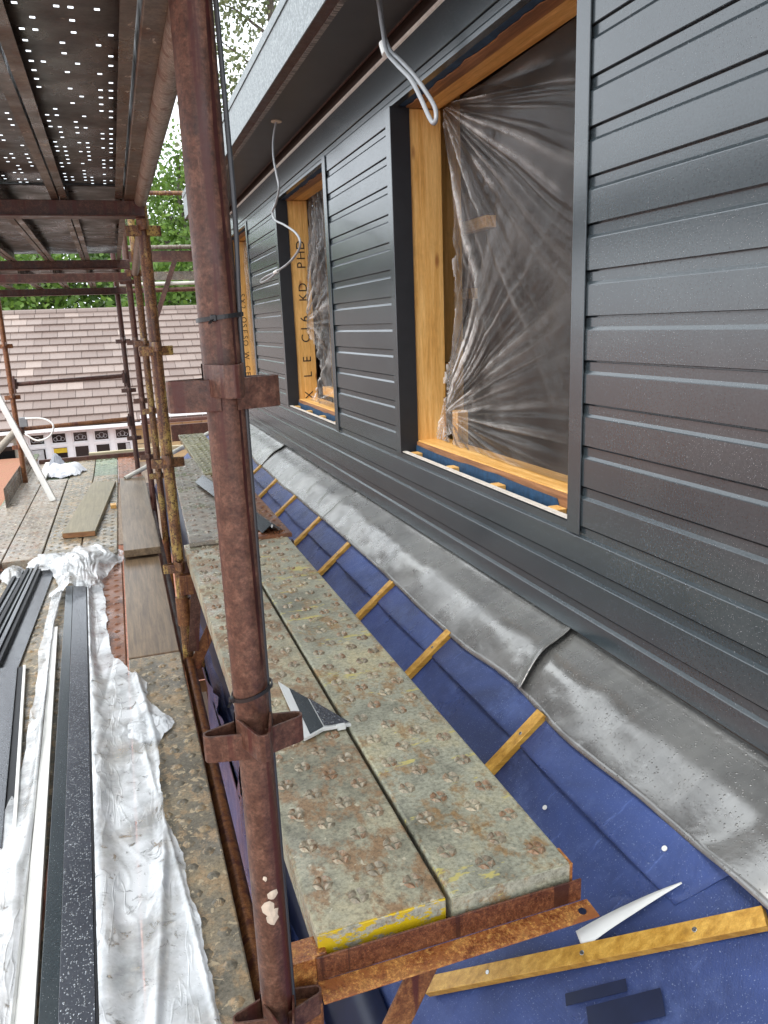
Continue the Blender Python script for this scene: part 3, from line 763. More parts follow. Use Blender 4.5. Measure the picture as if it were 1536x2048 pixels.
def edge2(Z):
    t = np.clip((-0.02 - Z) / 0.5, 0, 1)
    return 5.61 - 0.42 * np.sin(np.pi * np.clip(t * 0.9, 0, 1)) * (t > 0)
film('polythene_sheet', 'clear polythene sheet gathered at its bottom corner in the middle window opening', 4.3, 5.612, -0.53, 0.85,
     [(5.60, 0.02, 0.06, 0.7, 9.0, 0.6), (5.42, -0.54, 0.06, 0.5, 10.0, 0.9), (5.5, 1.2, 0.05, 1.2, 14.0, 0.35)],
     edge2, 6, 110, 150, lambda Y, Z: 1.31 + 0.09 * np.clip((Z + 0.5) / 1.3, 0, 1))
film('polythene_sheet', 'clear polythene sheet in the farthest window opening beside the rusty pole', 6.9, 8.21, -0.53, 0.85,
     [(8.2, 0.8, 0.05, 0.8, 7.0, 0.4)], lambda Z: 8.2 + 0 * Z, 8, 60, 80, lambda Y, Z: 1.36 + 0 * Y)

# ================================================================== hanging cables
def cable(name, label, pts, r, mat, n=80, strands=1, mate=None):
    m = MB(); cp = curve_pts(pts, n)
    m.path(cp, r, 10)
    o = m.build(name, mat, None, smooth=True, angle=0); return tag(o, label, 'cable')
c1 = [(1.10, 3.13, 1.23), (1.10, 3.105, 1.17), (1.10, 3.075, 1.08), (1.095, 3.02, 0.985), (1.09, 2.90, 0.905), (1.085, 2.76, 0.82), (1.08, 2.66, 0.735), (1.08, 2.585, 0.655), (1.082, 2.553, 0.632), (1.088, 2.548, 0.648), (1.096, 2.58, 0.69), (1.098, 2.67, 0.765), (1.10, 2.78, 0.845), (1.105, 2.91, 0.925), (1.108, 3.03, 1.0), (1.108, 3.09, 1.09), (1.108, 3.12, 1.23)]
c1 = [tuple(0.925 * q for q in p) for p in c1]
cb1 = cable('cable', 'doubled grey cable hanging from the soffit in front of the nearest window', c1, 0.0072, 'cable_grey', 160)
m = MB(); m.tube((1.021, 2.856, 0.957), (1.019, 2.821, 0.911), 0.0145, seg=14); m.build('tape_wrap', 'white_pvc', cb1)
c2 = [(1.0, 4.60, 1.115), (0.985, 4.64, 1.03), (0.975, 4.62, 0.93), (0.972, 4.56, 0.83), (0.972, 4.52, 0.75), (0.972, 4.62, 0.69), (0.97, 4.73, 0.655), (0.968, 4.66, 0.60), (0.965, 4.42, 0.545), (0.962, 4.15, 0.475), (0.96, 4.04, 0.42), (0.96, 4.10, 0.375), (0.962, 4.38, 0.335), (0.965, 4.75, 0.318), (0.966, 5.05, 0.312), (0.967, 5.22, 0.302), (0.968, 5.26, 0.292), (0.968, 5.2, 0.286), (0.968, 5.0, 0.292), (0.966, 4.72, 0.31)]
cb2 = cable('cable', 'thin grey cable curling down in a loop in front of the middle window', c2, 0.0062, 'cable_grey', 180)
m = MB(); m.tube((0.9655, 4.76, 0.3155), (0.965, 4.68, 0.32), 0.011, seg=12); m.build('tape_wrap', 'white_pvc', cb2)
m = MB(); m.tube((1.0, 4.60, 1.112), (1.0, 4.60, 1.106), 0.03, seg=14); m.build('soffit_hole_rim', 'cement_splash', cb2)

# ================================================================== scaffold
LV = [0.397, -0.078, -0.553, -1.028, -1.503, -1.978]
TR = 0.02415
def pressing(cx, cy, z, ang, r=TR, h=0.039, ln=0.046):
    """V-shaped welded pressing: a strap loop that narrows outwards"""
    out = [(0.010, 0.0245), (r + ln * 0.82, 0.0105), (r + ln * 0.96, 0.0065), (r + ln, 0.0), (r + ln * 0.96, -0.0065), (r + ln * 0.82, -0.0105), (0.010, -0.0245)]
    t = 0.0036; inn = [(0.010, 0.0245 - t), (r + ln * 0.80, 0.0105 - t), (r + ln * 0.90, 0.0065 - t * 0.7), (r + ln - t, 0.0), (r + ln * 0.90, -0.0065 + t * 0.7), (r + ln * 0.80, -0.0105 + t), (0.010, -0.0245 + t)]
    ca, sa = math.cos(ang), math.sin(ang); m = MB(); vs = []
    for zz in (z - h / 2, z + h / 2):
        for a, b_ in out + inn: vs.append((cx + a * ca - b_ * sa, cy + a * sa + b_ * ca, zz))
    n = 7; fs = []
    for i in range(n - 1):
        fs += [(i, i + 1, 14 + i + 1, 14 + i), (7 + i + 1, 7 + i, 21 + i, 21 + i + 1), (14 + i, 14 + i + 1, 21 + i + 1, 21 + i), (i + 1, i, 7 + i, 7 + i + 1)]
    m.add(vs, fs); return m
def standard(x, y, z0, z1, mat, label, levels=LV, dirs=(0, 1, 2, 3), group='scaffold standards', lean=0.0):
    t = thing('scaffold_standard', (x, y, z0), label, 'scaffold pole', group)
    m = MB(); m.tube((x, y, z0), (x + lean, y, z1), TR, seg=36, hollow=0.003); m.build('pole', mat, t, smooth=True)
    for z in levels:
        if not z0 < z < z1: continue
        for d in dirs:
            dz = 0.018 if d % 2 else 0.0
            pressing(x, y, z + dz, d * math.pi / 2 + 0.06).build('pressing', mat, t, bevel=0.0008)
    return t
main_std = standard(0.125, 0.98, -2.2, 0.9, 'rust_brown', 'thick rusty brown scaffold pole standing nearest, in front of everything')
for (dx, dz, s) in ((-0.004, -0.818, 0.010), (0.003, -0.795, 0.007), (0.0, -0.835, 0.008), (0.004, -0.826, 0.006), (-0.006, -0.765, 0.0035)):
    m = MB(); n = 9; cx, cz = 0.125 + dx, dz
    pts = []
    for k in range(n):
        q = 2 * math.pi * k / n; rr = s * random.uniform(0.7, 1.25); pts.append((cx + rr * math.cos(q), cz + 1.3 * rr * math.sin(q)))
    cyl = lambda px: 0.98 - math.sqrt(max(TR ** 2 - (px - 0.125) ** 2, 0)) - 0.0008
    m.add([(px, cyl(px), pz) for px, pz in pts] + [(cx, cyl(cx) - 0.0012, cz)], [(k, (k + 1) % n, n) for k in range(n)])
    m.build('cement_spot', 'cement_splash', main_std)
m = MB(); P = np.zeros((4, 60, 3)); zz = np.linspace(-0.44, 0.62, 60); fr_ = vnoise1(70, 91)
for q in range(4):
    an = -0.95 + (q / 3 - 0.5) * (0.10 + 0.16 * fr_(zz * 22)) + 0.22 * (fr_(zz * 5 + 9) - 0.5)
    P[q, :, 0] = 0.125 + (TR + 0.0004) * np.cos(an); P[q, :, 1] = 0.98 + (TR + 0.0004) * np.sin(an); P[q, :, 2] = zz
m.grid(P); m.build('rust_run', 'rust_stain', main_std, smooth=True, angle=0)
std2 = standard(0.168, 3.42, -4.25, 0.9, 'rust_yellow', 'yellow-flecked rusty scaffold pole, second from the camera')
standard(0.212, 5.8, -4.25, 0.9, 'rust_yellow', 'rusty scaffold pole just left of and behind the yellow-flecked one', levels=LV[:4])
standard(0.178, 6.75, -4.25, 0.9, 'rust_brown', 'rusty brown scaffold pole, third of the cluster, left of the other two', levels=LV[:4])
standard(0.098, 8.1, -4.25, 0.9, 'rust_dark', 'thin dark pole where the end rails meet the pole cluster', levels=LV[:4])
standard(-0.955, 8.1, -4.25, 0.9, 'rust_orange', 'orange rusty outer pole at the far left of the walkway', levels=LV[:4])
standard(-1.02, 5.8, -4.25, 0.9, 'rust_orange', 'outer pole cut by the left edge of the picture', levels=LV[:4])

def tubeo(name, p0, p1, mat, label, cat='scaffold tube', r=TR, group=None, hollow=0.003):
    m = MB(); m.tube(p0, p1, r, seg=24, hollow=hollow); o = m.build(name, mat, None, smooth=True); return tag(o, label, cat, group)
lower = tubeo('ledger', (0.153, 0.90, -1.475), (0.165, 3.40, -1.475), 'rust_orange', 'orange rusty tube lying along the inner edge of the walkway boards')
tubeo('ledger', (0.150, 3.44, -1.50), (0.165, 8.0, -1.50), 'rust_dark', 'dark brown tube below the walkway beyond the second pole')
tubeo('ledger', (0.168, 0.2, 0.492), (0.168, 3.40, 0.505), 'galv_tube', 'ribbed brown ledger tube overhead along the boards')
m = MB(); m.box(0.106, 0.1475, 0.2, 3.4, 0.505, 0.56); tag(m.build('edge_channel', 'flange_pale', bevel=0.003), 'brown channel strip overhead between the boards and the ribbed ledger', 'scaffold tube')
tubeo('ledger', (0.165, 3.46, 0.40), (0.20, 5.78, 0.40), 'galv_tube', 'grey ledger end overhead behind the second pole')
# end guard rails of the far bay
for z, mat, lb in ((-0.42, 'rust_dark', 'upper dark guard rail across the far end of the walkway'), (-0.845, 'rust_orange', 'lower rusty guard rail across the far end of the walkway')):
    t = thing('guard_rail', (-0.43, 8.1, z), lb, 'guard rail', 'guard rails at the far end')
    m = MB(); m.tube((-0.90, 8.1, z - 0.012), (0.06, 8.1, z + 0.012), 0.021, seg=18); m.build('rail', mat, t, smooth=True)
    for x in (-0.915, 0.068):
        m = MB(); m.box(x - 0.02, x + 0.02, 8.05, 8.12, z - 0.055, z + 0.04); m.box(x - 0.008, x + 0.008, 8.03, 8.06, z - 0.09, z + 0.07); m.build('clamp', 'rust_dark', t, bevel=0.004)
for z, y, mat, lb, r in ((1.42, 9.0, 'rust_yellow', 'yellow rusty rail crossing in front of the trees, highest of the far rails', 0.022), (0.875, 9.0, 'galv_tube', 'pale grey rail below the yellow rail near the far eaves', 0.022),
                   (0.55, 9.15, 'board_dirty', 'muddy toe board rail between the far grey rails', 0.0), (0.50, 9.0, 'pipe_cream', 'pale lower rail at the far end of the house', 0.02), (0.435, 9.0, 'rust_brown', 'brown rail just above the neighbouring roof ridge', 0.024)):
    if r: tubeo('rail', (0.10, y, z), (2.6, y, z + 0.02), mat, lb, 'rail', r)
    else:
        m = MB(); m.box(0.3, 2.6, y, y + 0.04, z, z + 0.09); tag(m.build('toe_board', mat), lb, 'toe board')
m = MB(); m.box(0.2, 2.6, 9.02, 9.09, 0.745, 0.845); m.box(0.2, 2.6, 9.0, 9.1, 0.735, 0.745)
tag(m.build('transom_beam', 'rust_brown', bevel=0.003), 'brown channel beam under the pale rail near the far eaves', 'beam')
m = MB(); m.beam((0.74, 8.97, 0.75), (0.44, 8.97, 0.05), 0.05, 0.012, (0, 1, 0)); tag(m.build('brace', 'rust_dark'), 'dark flat brace slanting down from the far channel beam', 'brace')

# ------- steel boards
def petals(m, cx, cy, z, r=0.0185, h=0.0050, full=True):
    if not full:
        n = 6; vs = [(cx + r * math.cos(k * math.pi / 3), cy + r * math.sin(k * math.pi / 3), z + 0.0003) for k in range(n)]
        vs += [(cx + r * 0.45 * math.cos(k * math.pi / 3), cy + r * 0.45 * math.sin(k * math.pi / 3), z + h) for k in range(n)]
        m.add(vs, [(k, (k + 1) % n, n + (k + 1) % n, n + k) for k in range(n)] + [tuple(range(n, 2 * n))]); return
    rot = random.uniform(-0.15, 0.15)
    for q in range(4):
        a0 = q * math.pi / 2 + math.pi / 4 + rot
        def pt(rr, da, zz): return (cx + rr * math.cos(a0 + da), cy + rr * math.sin(a0 + da), z + zz)
        hh = h * random.uniform(0.8, 1.25)
        vs = [pt(0.0035, 0, 0.0003), pt(r * 0.55, -0.70, 0.0006), pt(r * 0.99, -0.69, 0.0002), pt(r * 1.04, 0, 0.0002), pt(r * 0.99, 0.69, 0.0002), pt(r * 0.55, 0.70, 0.0006),
              pt(r * 0.45, 0, hh * 0.75), pt(r * 0.78, -0.24, hh), pt(r * 0.78, 0.24, hh)]
        m.add(vs, [(0, 1, 6), (1, 7, 6), (1, 2, 7), (2, 3, 7), (3, 8, 7), (3, 4, 8), (4, 5, 8), (5, 6, 8), (5, 0, 6), (6, 7, 8)])
def steel_board(x0, x1, y0, y1, zt, mat, label, detail=1, h=0.058, end_paint=None, rows=0.053, group='scaffold boards', skew=0.0):
    m = MB(); t = 0.004; r = 0.005
    prof = [(x0, zt - r), (x0 + r * 0.3, zt - r * 0.3), (x0 + r, zt), (x1 - r, zt), (x1 - r * 0.3, zt - r * 0.3), (x1, zt - r), (x1, zt - h), (x1 - 0.03, zt - h), (x1 - 0.03, zt - h + t), (x1 - t, zt - h + t), (x1 - t, zt - t), (x0 + t, zt - t), (x0 + t, zt - h + t), (x0 + 0.03, zt - h + t), (x0 + 0.03, zt - h), (x0, zt - h)]
    m.prism(prof, lambda a, b_, s: (a + skew * (s - y0), s, b_), y0, y1)
    t_ = thing('scaffold_board', ((x0 + x1) / 2, y0, zt - h), label, 'scaffold board', group)
    m.build('deck_plate', mat, t_)
    m = MB(); m.box(x0 + 0.001, x1 - 0.001, y0 - 0.003, y0 + 0.004, zt - h + 0.002, zt - 0.0025)
    e = m.build('end_cap', 'board_end_yellow' if end_paint else mat, t_, bevel=0.001)
    if detail:
        m = MB(); w = x1 - x0; cols = [x0 + w * f for f in (0.17, 0.39, 0.61, 0.83)]; k = 0; y = y0 + 0.055
        while y < y1 - 0.04:
            for c in ((0, 2) if k % 2 else (1, 3)):
                petals(m, cols[c] + skew * (y - y0) + random.uniform(-.001, .001), y, zt, full=detail > 1)
            y += rows; k += 1
        m.build('anti_slip_studs', 'board_stud' if detail > 1 else mat, t_, smooth=(detail < 2))['kind'] = 'stuff'
    return t_
G2 = 'boards of the raised inner platform'
steel_board(0.202, 0.428, 1.030, 3.50, -0.95, 'board_grey', 'grey studded steel board with yellow painted end, left of the near raised pair', 2, end_paint=True, group=G2)
steel_board(0.436, 0.668, 1.024, 3.48, -0.948, 'board_yellowish', 'grey studded steel board with yellow smears, right of the near raised pair', 2, group=G2)
steel_board(0.225, 0.455, 3.44, 5.85, -0.928, 'board_dirty', 'muddy grey raised board beyond the near pair, beside the second pole', 1, h=0.02, group=G2, skew=0.035)
steel_board(0.465, 0.69, 3.42, 5.6, -0.932, 'board_rusty', 'orange rusty raised board beyond the near pair, beside the battens', 1, h=0.02, group=G2)
steel_board(0.47, 0.69, 5.1, 7.2, -0.918, 'board_mossy', 'mossy raised board at the far end of the inner platform', 1, group=G2, h=0.03)

G1 = 'boards of the walkway'
bx = [-1.03, -0.795, -0.562, -0.328, -0.094]
near = [('board_dirty', 'walkway board under the left cladding offcuts, outermost in the near bay'), ('board_muddy', 'walkway board under the dark cladding strip, second from the outside in the near bay'),
        ('board_muddy', 'brown walkway board under the white plastic, left part'), ('board_rusty', 'red rusty walkway board showing right of the white plastic knot')]
for i, (mt, lb) in enumerate(near):
    steel_board(bx[i], bx[i] + 0.226, 0.3 if i < 3 else 3.30, 5.15, -1.422 + 0.002 * (i % 2), mt, lb, 1, group=G1)
steel_board(bx[3], bx[3] + 0.226, 0.3, 3.29, -1.42, 'board_muddy', 'muddy walkway board hidden under the middle of the white plastic wrap', 1, group=G1)
steel_board(bx[4], bx[4] + 0.226, 0.3, 3.40, -1.42, 'board_muddy', 'near muddy walkway board along the orange tube, partly under the torn plastic', 1, group=G1)
m = MB(); m.box(bx[4] + 0.002, bx[4] + 0.222, 3.415, 5.2, -1.455, -1.418); tag(m.build('plank', 'plank_weathered', bevel=0.003), 'wet brown timber plank on the walkway beside the second pole', 'plank')
mid = [('board_dirty', 'wet grey walkway board, leftmost in the middle bay'), ('board_dirty', 'wet grey walkway board under the foot of the white bar'), ('board_muddy', 'brown walkway board under the loose mossy plank'), ('board_muddy', 'brown walkway board carrying the small wood block')]
for i, (mt, lb) in enumerate(mid):
    steel_board(bx[i] - 0.02, bx[i] + 0.205, 5.06 + 0.05 * ((i * 2) % 3), 8.05, -1.372 + 0.003 * (i % 2), mt, lb, 1, group=G1, skew=0.008)
m = MB(); m.box(-0.085, 0.145, 5.02, 7.7, -1.40, -1.352); tag(m.build('plank', 'plank_weathered', bevel=0.004), 'long wet brown plank left of the pole cluster in the middle bay', 'plank')
far = [('board_dirty', 'far walkway board under the heap of rags'), ('board_green', 'green walkway board right of the rag heap at the far end'), ('board_muddy', 'yellowish brown walkway board between two green ones at the far end'), ('board_green', 'green walkway board in the middle of the far end'), ('board_rusty', 'red brown walkway board at the foot of the pale pipe')]
for i, (mt, lb) in enumerate(far):
    steel_board(bx[i], bx[i] + 0.226, 7.9, 9.3, -1.392, mt, lb, 1, group=G1)
# loose timber
m = MB(); 
P0 = [(-0.481, 5.6), (-0.262, 5.57), (-0.118, 7.46), (-0.320, 7.52)]
m.add([(x, y, -1.367) for x, y in P0] + [(x, y, -1.33) for x, y in P0], [(3, 2, 1, 0), (4, 5, 6, 7), (0, 1, 5, 4), (1, 2, 6, 5), (2, 3, 7, 6), (3, 0, 4, 7)])
lp = m.build('plank', 'plank_mossy', bevel=0.003); tag(lp, 'loose mossy plank lying askew on the middle bay with a fresh sawn end', 'plank')
m = MB(); m.beam((-0.478, 5.596, -1.3485), (-0.265, 5.567, -1.3485), 0.004, 0.034); m.build('sawn_end', 'plank_end', lp)
m = MB(); m.box(-0.165, -0.12, 6.42, 6.50, -1.369, -1.34); tag(m.build('wood_block', 'timber_orange_y', bevel=0.002), 'small yellow wood block on the board right of the mossy plank', 'wood block')
# toe boards
m = MB(); m.box(-0.93, 0.22, 9.30, 9.34, -1.42, -1.345); tag(m.build('toe_board', 'rust_dark', bevel=0.003), 'dark brown toe board across the far end of the walkway', 'toe board')
m = MB(); m.box(-0.40, 1.3, 9.36, 9.42, -1.38, -1.32); tag(m.build('timber_rail', 'plank_pale', bevel=0.003), 'pale timber rail lying on top of the far toe board', 'timber')
m = MB(); m.box(0.55, 1.6, 9.6, 9.64, -1.30, -1.10); tag(m.build('toe_board', 'rust_dark', bevel=0.003), 'dark toe board below the stone wall at far right of the walkway', 'toe board')
m = MB(); ngy = 60; ngz = 5
ysg = np.linspace(6.9, 9.25, ngy * 2 + 1); zsg = np.linspace(-1.40, -1.21, ngz * 2 + 1)
for i in range(ngy * 2):
    for j in range(ngz * 2):
        if i % 2 and j % 2: continue
        m.add([(-0.985, ysg[i], zsg[j]), (-0.985, ysg[i + 1], zsg[j]), (-0.985, ysg[i + 1], zsg[j + 1]), (-0.985, ysg[i], zsg[j + 1])], [(0, 1, 2, 3)])
tag(m.build('toe_board', 'flange_pale', solid=0.004), 'perforated grey toe board along the outer left edge of the walkway', 'toe board')

# ------- overhead lift
GO = 'boards of the lift overhead'
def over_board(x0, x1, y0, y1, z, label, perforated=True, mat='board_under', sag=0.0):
    t_ = thing('scaffold_board', ((x0 + x1) / 2, y0, z), label, 'scaffold board', GO)
    m = MB(); zt = z + 0.052
    if perforated:
        w = x1 - x0; xc = [x0 + w * f for f in (0.2, 0.5, 0.8)]
        xl = sorted([x0, x1] + [c + d for c in xc for d in (-0.0165, -0.007, 0.007, 0.0165)])
        yl = [y0]; y = y0 + 0.04; slots = set(); 
        while y < y1 - 0.03:
            yl += [y - 0.005, y + 0.005]; y += 0.062
        yl.append(y1)
        for i in range(len(yl) - 1):
            for j in range(len(xl) - 1):
                slot = i % 2 == 1 and i < len(yl) - 2 and (j % 4 in (1, 3)) and random.random() < 0.52
                if slot: continue
                m.add([(xl[j], yl[i], zt), (xl[j + 1], yl[i], zt), (xl[j + 1], yl[i + 1], zt), (xl[j], yl[i + 1], zt)], [(0, 1, 2, 3)])
        m.build('perforated_plate', mat, t_)
    else:
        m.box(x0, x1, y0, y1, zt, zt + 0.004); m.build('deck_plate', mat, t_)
    for xa, d in ((x0, 1), (x1, -1)):
        m = MB(); a, b_ = sorted((xa, xa + 0.003 * d)); m.box(a, b_, y0, y1, z, zt - 0.0005); a, b_ = sorted((xa, xa + 0.026 * d)); m.box(a, b_, y0, y1, z - 0.003, z); m.build('flange', 'flange_pale', t_)
    return t_
ox = [0.104 - 0.232 * (i + 1) for i in range(5)]
names = ['nearest the house', 'second from the house', 'third from the house', 'fourth from the house', 'fifth from the house']
for i in range(5):
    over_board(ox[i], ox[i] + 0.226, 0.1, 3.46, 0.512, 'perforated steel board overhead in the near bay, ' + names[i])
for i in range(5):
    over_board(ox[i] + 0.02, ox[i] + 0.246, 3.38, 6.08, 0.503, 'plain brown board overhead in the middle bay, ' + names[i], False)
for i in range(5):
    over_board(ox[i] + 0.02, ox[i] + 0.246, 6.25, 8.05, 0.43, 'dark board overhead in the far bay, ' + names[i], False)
for y, z, lb in ((3.40, 0.47, 'dark transom overhead at the second pole'), (6.08, 0.475, 'dark transom overhead at the third pole'), (6.27, 0.40, 'dark lower transom overhead behind the third pole'), (8.05, 0.39, 'dark transom overhead at the far end')):
    m = MB(); m.box(-1.1, 0.18, y - 0.025, y + 0.025, z - 0.02, z + 0.035); m.box(-1.1, 0.18, y - 0.045, y + 0.045, z - 0.026, z - 0.02)
    tag(m.build('transom', 'rust_dark', bevel=0.002), lb, 'transom', 'overhead transoms')

# ------- hop-up brackets
def bracket(y, x0, x1, z, label, front=True, mat='rust_bracket'):
    t = thing('hop_up_bracket', (x0, y, z - 0.4), label, 'scaffold bracket', 'brackets of the raised platform')
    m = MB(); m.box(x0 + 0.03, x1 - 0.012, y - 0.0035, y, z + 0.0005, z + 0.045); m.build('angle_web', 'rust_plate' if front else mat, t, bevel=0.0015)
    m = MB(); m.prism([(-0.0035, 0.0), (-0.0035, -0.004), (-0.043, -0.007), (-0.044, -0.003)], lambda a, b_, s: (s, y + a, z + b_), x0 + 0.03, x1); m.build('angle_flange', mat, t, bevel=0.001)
    m = MB(); m.box(x0 + 0.03, x1 - 0.02, y + 0.001, y + 0.06, z - 0.004, z)
    m.build('angle_rear', mat, t)
    m = MB(); m.box(x0 - 0.03, x0 + 0.05, y + 0.0005, y + 0.045, z - 0.02, z + 0.046); m.build('hook', mat, t, bevel=0.004)
    m = MB(); m.box(x0 - 0.045, x0 + 0.03, y - 0.038, y - 0.001, z - 0.10, z - 0.008); m.build('lug', 'rust_orange', t, bevel=0.004)
    m = MB(); m.box(x1 - 0.03, x1 - 0.026, y + 0.005, y + 0.05, z, z + 0.075); m.build('end_stop', mat, t)
    m = MB(); m.beam((x0 + 0.215, y - 0.012, z - 0.014), (x0 - 0.02, y - 0.012, z - 0.46), 0.052, 0.008, (0, 1, 0)); m.build('brace', 'rust_orange', t, bevel=0.003)
    m = MB(); q = Vector((x1 - 0.024, y - 0.026, z - 0.0012)); m.tube(q - Vector((0, 0, .001)), q + Vector((0, 0, .0012)), 0.0072, seg=14); m.build('bolt_hole', 'membrane_navy', t)
    return t
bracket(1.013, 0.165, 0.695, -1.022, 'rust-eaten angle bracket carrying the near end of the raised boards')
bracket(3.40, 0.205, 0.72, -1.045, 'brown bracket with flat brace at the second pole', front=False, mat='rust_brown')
m = MB(); m.beam((0.245, 3.38, -1.02), (0.19, 3.38, -1.42), 0.045, 0.008, (0, 1, 0)); tag(m.build('strut', 'rust_brown'), 'flat brown strut between the second pole and the raised platform', 'strut')
m = MB(); m.box(0.14, 0.60, 4.96, 5.03, -2.30, -2.22); tag(m.build('cross_bar', 'rust_brown', bevel=0.003), 'short brown bar bridging the gap below the raised boards', 'bar')
cp = thing('coupler', (0.2, 3.42, -1.2), 'rusty clamp with wing bolt on the second pole below the raised boards', 'scaffold clamp')
m = MB(); m.tube((0.168, 3.42, -1.30), (0.168, 3.42, -1.17), 0.032, seg=16); m.build('collar', 'rust_orange', cp, smooth=True)
m = MB(); m.box(0.19, 0.222, 3.40, 3.44, -1.31, -1.18); m.build('jaw', 'rust_orange', cp, bevel=0.005)
m = MB(); m.tube((0.215, 3.41, -1.2), (0.262, 3.40, -1.2), 0.006, seg=8); m.tube((0.235, 3.405, -1.2), (0.25, 3.40, -1.2), 0.013, seg=6); m.build('bolt', 'rust_dark', cp)

# main pole: cable and ties
cable('cable', 'grey cable strapped along the right side of the nearest rusty pole', [(0.147, 0.971, -2.0), (0.148, 0.971, -1.4), (0.1485, 0.972, -1.0), (0.148, 0.973, -0.75), (0.148, 0.974, -0.5), (0.1485, 0.973, -0.2), (0.1495, 0.97, 0.0), (0.1525, 0.963, 0.12), (0.1515, 0.962, 0.25), (0.149, 0.962, 0.45), (0.147, 0.962, 0.8)], 0.0032, 'cable_dark', 90)
def ziptie(z, tilt, ta, label):
    t = thing('cable_tie', (0.125, 0.955, z), label, 'cable tie', 'black cable ties')
    m = MB(); n = 40; P = np.zeros((5, n + 1, 3)); hw = 0.0026
    for k in range(n + 1):
        a = 2 * math.pi * k / n; rr = TR + 0.0012
        ox_ = 0.004 * max(0, math.cos(a)) ; 
        for j, (dr, dz) in enumerate(((0, -hw), (0.0016, -hw), (0.0016, hw), (0, hw), (0, -hw))):
            P[j, k] = (0.125 + (rr + dr + ox_) * math.cos(a), 0.98 + (rr + dr) * math.sin(a), z + dz + tilt * math.cos(a) * 0.02)
    m.grid(P); m.build('loop', 'black_rubber', t)
    a = ta; c = Vector((0.125 + (TR + 0.004) * math.cos(a), 0.98 + (TR + 0.004) * math.sin(a), z + tilt * math.cos(a) * 0.02))
    m = MB(); m.box(c.x - 0.0035, c.x + 0.0035, c.y - 0.003, c.y + 0.003, c.z - 0.004, c.z + 0.004); m.build('head', 'black_rubber', t, bevel=0.001)
    m = MB(); m.beam(c, c + Vector((-0.006, -0.008, -0.006)), 0.0035, 0.0012); m.build('tail', 'black_rubber', t)
ziptie(0.014, 0.15, -1.9, 'black cable tie with its head in front, upper one on the nearest pole')
ziptie(-0.482, 0.35, -2.9, 'black cable tie, lower one on the nearest pole above the V fittings')

# ================================================================== things lying about
# offcut of cladding on the raised boards
oc = thing('cladding_offcut', (0.36, 1.72, -0.944), 'triangular dark grey cladding offcut with white cut edges on the near raised board', 'cladding offcut')
z0 = -0.944
tri = [(0.322, 1.925), (0.3375, 1.88), (0.372, 1.80), (0.44, 1.628), (0.372, 1.632), (0.335, 1.612), (0.318, 1.605)]
m = MB(); n = len(tri); m.add([(x, y, z0) for x, y in tri] + [(x, y, z0 + 0.007) for x, y in tri], [tuple(range(n - 1, -1, -1)), tuple(range(n, 2 * n))] + [(i, (i + 1) % n, n + (i + 1) % n, n + i) for i in range(n)])
m.build('core', 'white_pvc', oc)
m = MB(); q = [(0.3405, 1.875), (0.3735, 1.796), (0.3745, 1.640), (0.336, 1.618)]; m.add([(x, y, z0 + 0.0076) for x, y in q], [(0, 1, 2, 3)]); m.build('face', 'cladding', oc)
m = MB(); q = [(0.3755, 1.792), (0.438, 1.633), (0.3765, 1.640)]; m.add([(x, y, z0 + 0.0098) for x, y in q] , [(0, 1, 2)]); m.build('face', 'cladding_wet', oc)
m = MB(); m.box(0.405, 0.425, 1.622, 1.634, z0 - 0.001, z0 + 0.010); m.build('hook_edge', 'white_pvc', oc)
# angle trims on the raised boards
def angle_trim(p0, p1, w, rise, label, core=True):
    p0, p1 = Vector(p0), Vector(p1); d = (p1 - p0).normalized(); s = d.cross(Vector((0, 0, 1))).normalized()
    t = thing('angle_trim', p0, label, 'trim offcut', 'angle trim offcuts')
    m = MB(); pr = [(-w, 0), (0, rise), (w, 0), (w - 0.002, -0.003), (0, rise - 0.005), (-w + 0.002, -0.003)]
    m.prism(pr, lambda a, b_, q: tuple(p0 + d * q + s * a + Vector((0, 0, b_))), 0, (p1 - p0).length); m.build('strip', 'trim_coat', t)
    m = MB(); m.prism([(-0.004, rise - 0.006), (0.004, rise - 0.006), (0.003, rise - 0.02), (-0.003, rise - 0.02)], lambda a, b_, q: tuple(p0 + d * q + s * a + Vector((0, 0, b_))), -0.003, 0.2); m.build('inner_lip', 'white_pvc', t)
angle_trim((0.605, 3.46, -0.925), (0.43, 4.75, -0.90), 0.05, 0.038, 'folded dark grey trim across the raised boards, its open end by the blue roof')
m = MB(); q = [(0.385, 4.78), (0.425, 4.86), (0.53, 4.30), (0.47, 4.20)]
m.add([(x, y, -0.918) for x, y in q] + [(x, y, -0.912) for x, y in q], [(3, 2, 1, 0), (4, 5, 6, 7), (0, 1, 5, 4), (1, 2, 6, 5), (2, 3, 7, 6), (3, 0, 4, 7)])
tag(m.build('trim_offcut', 'trim_coat', bevel=0.001), 'flat grey trim offcut lying left of the nearest pole on the far raised boards', 'trim offcut')

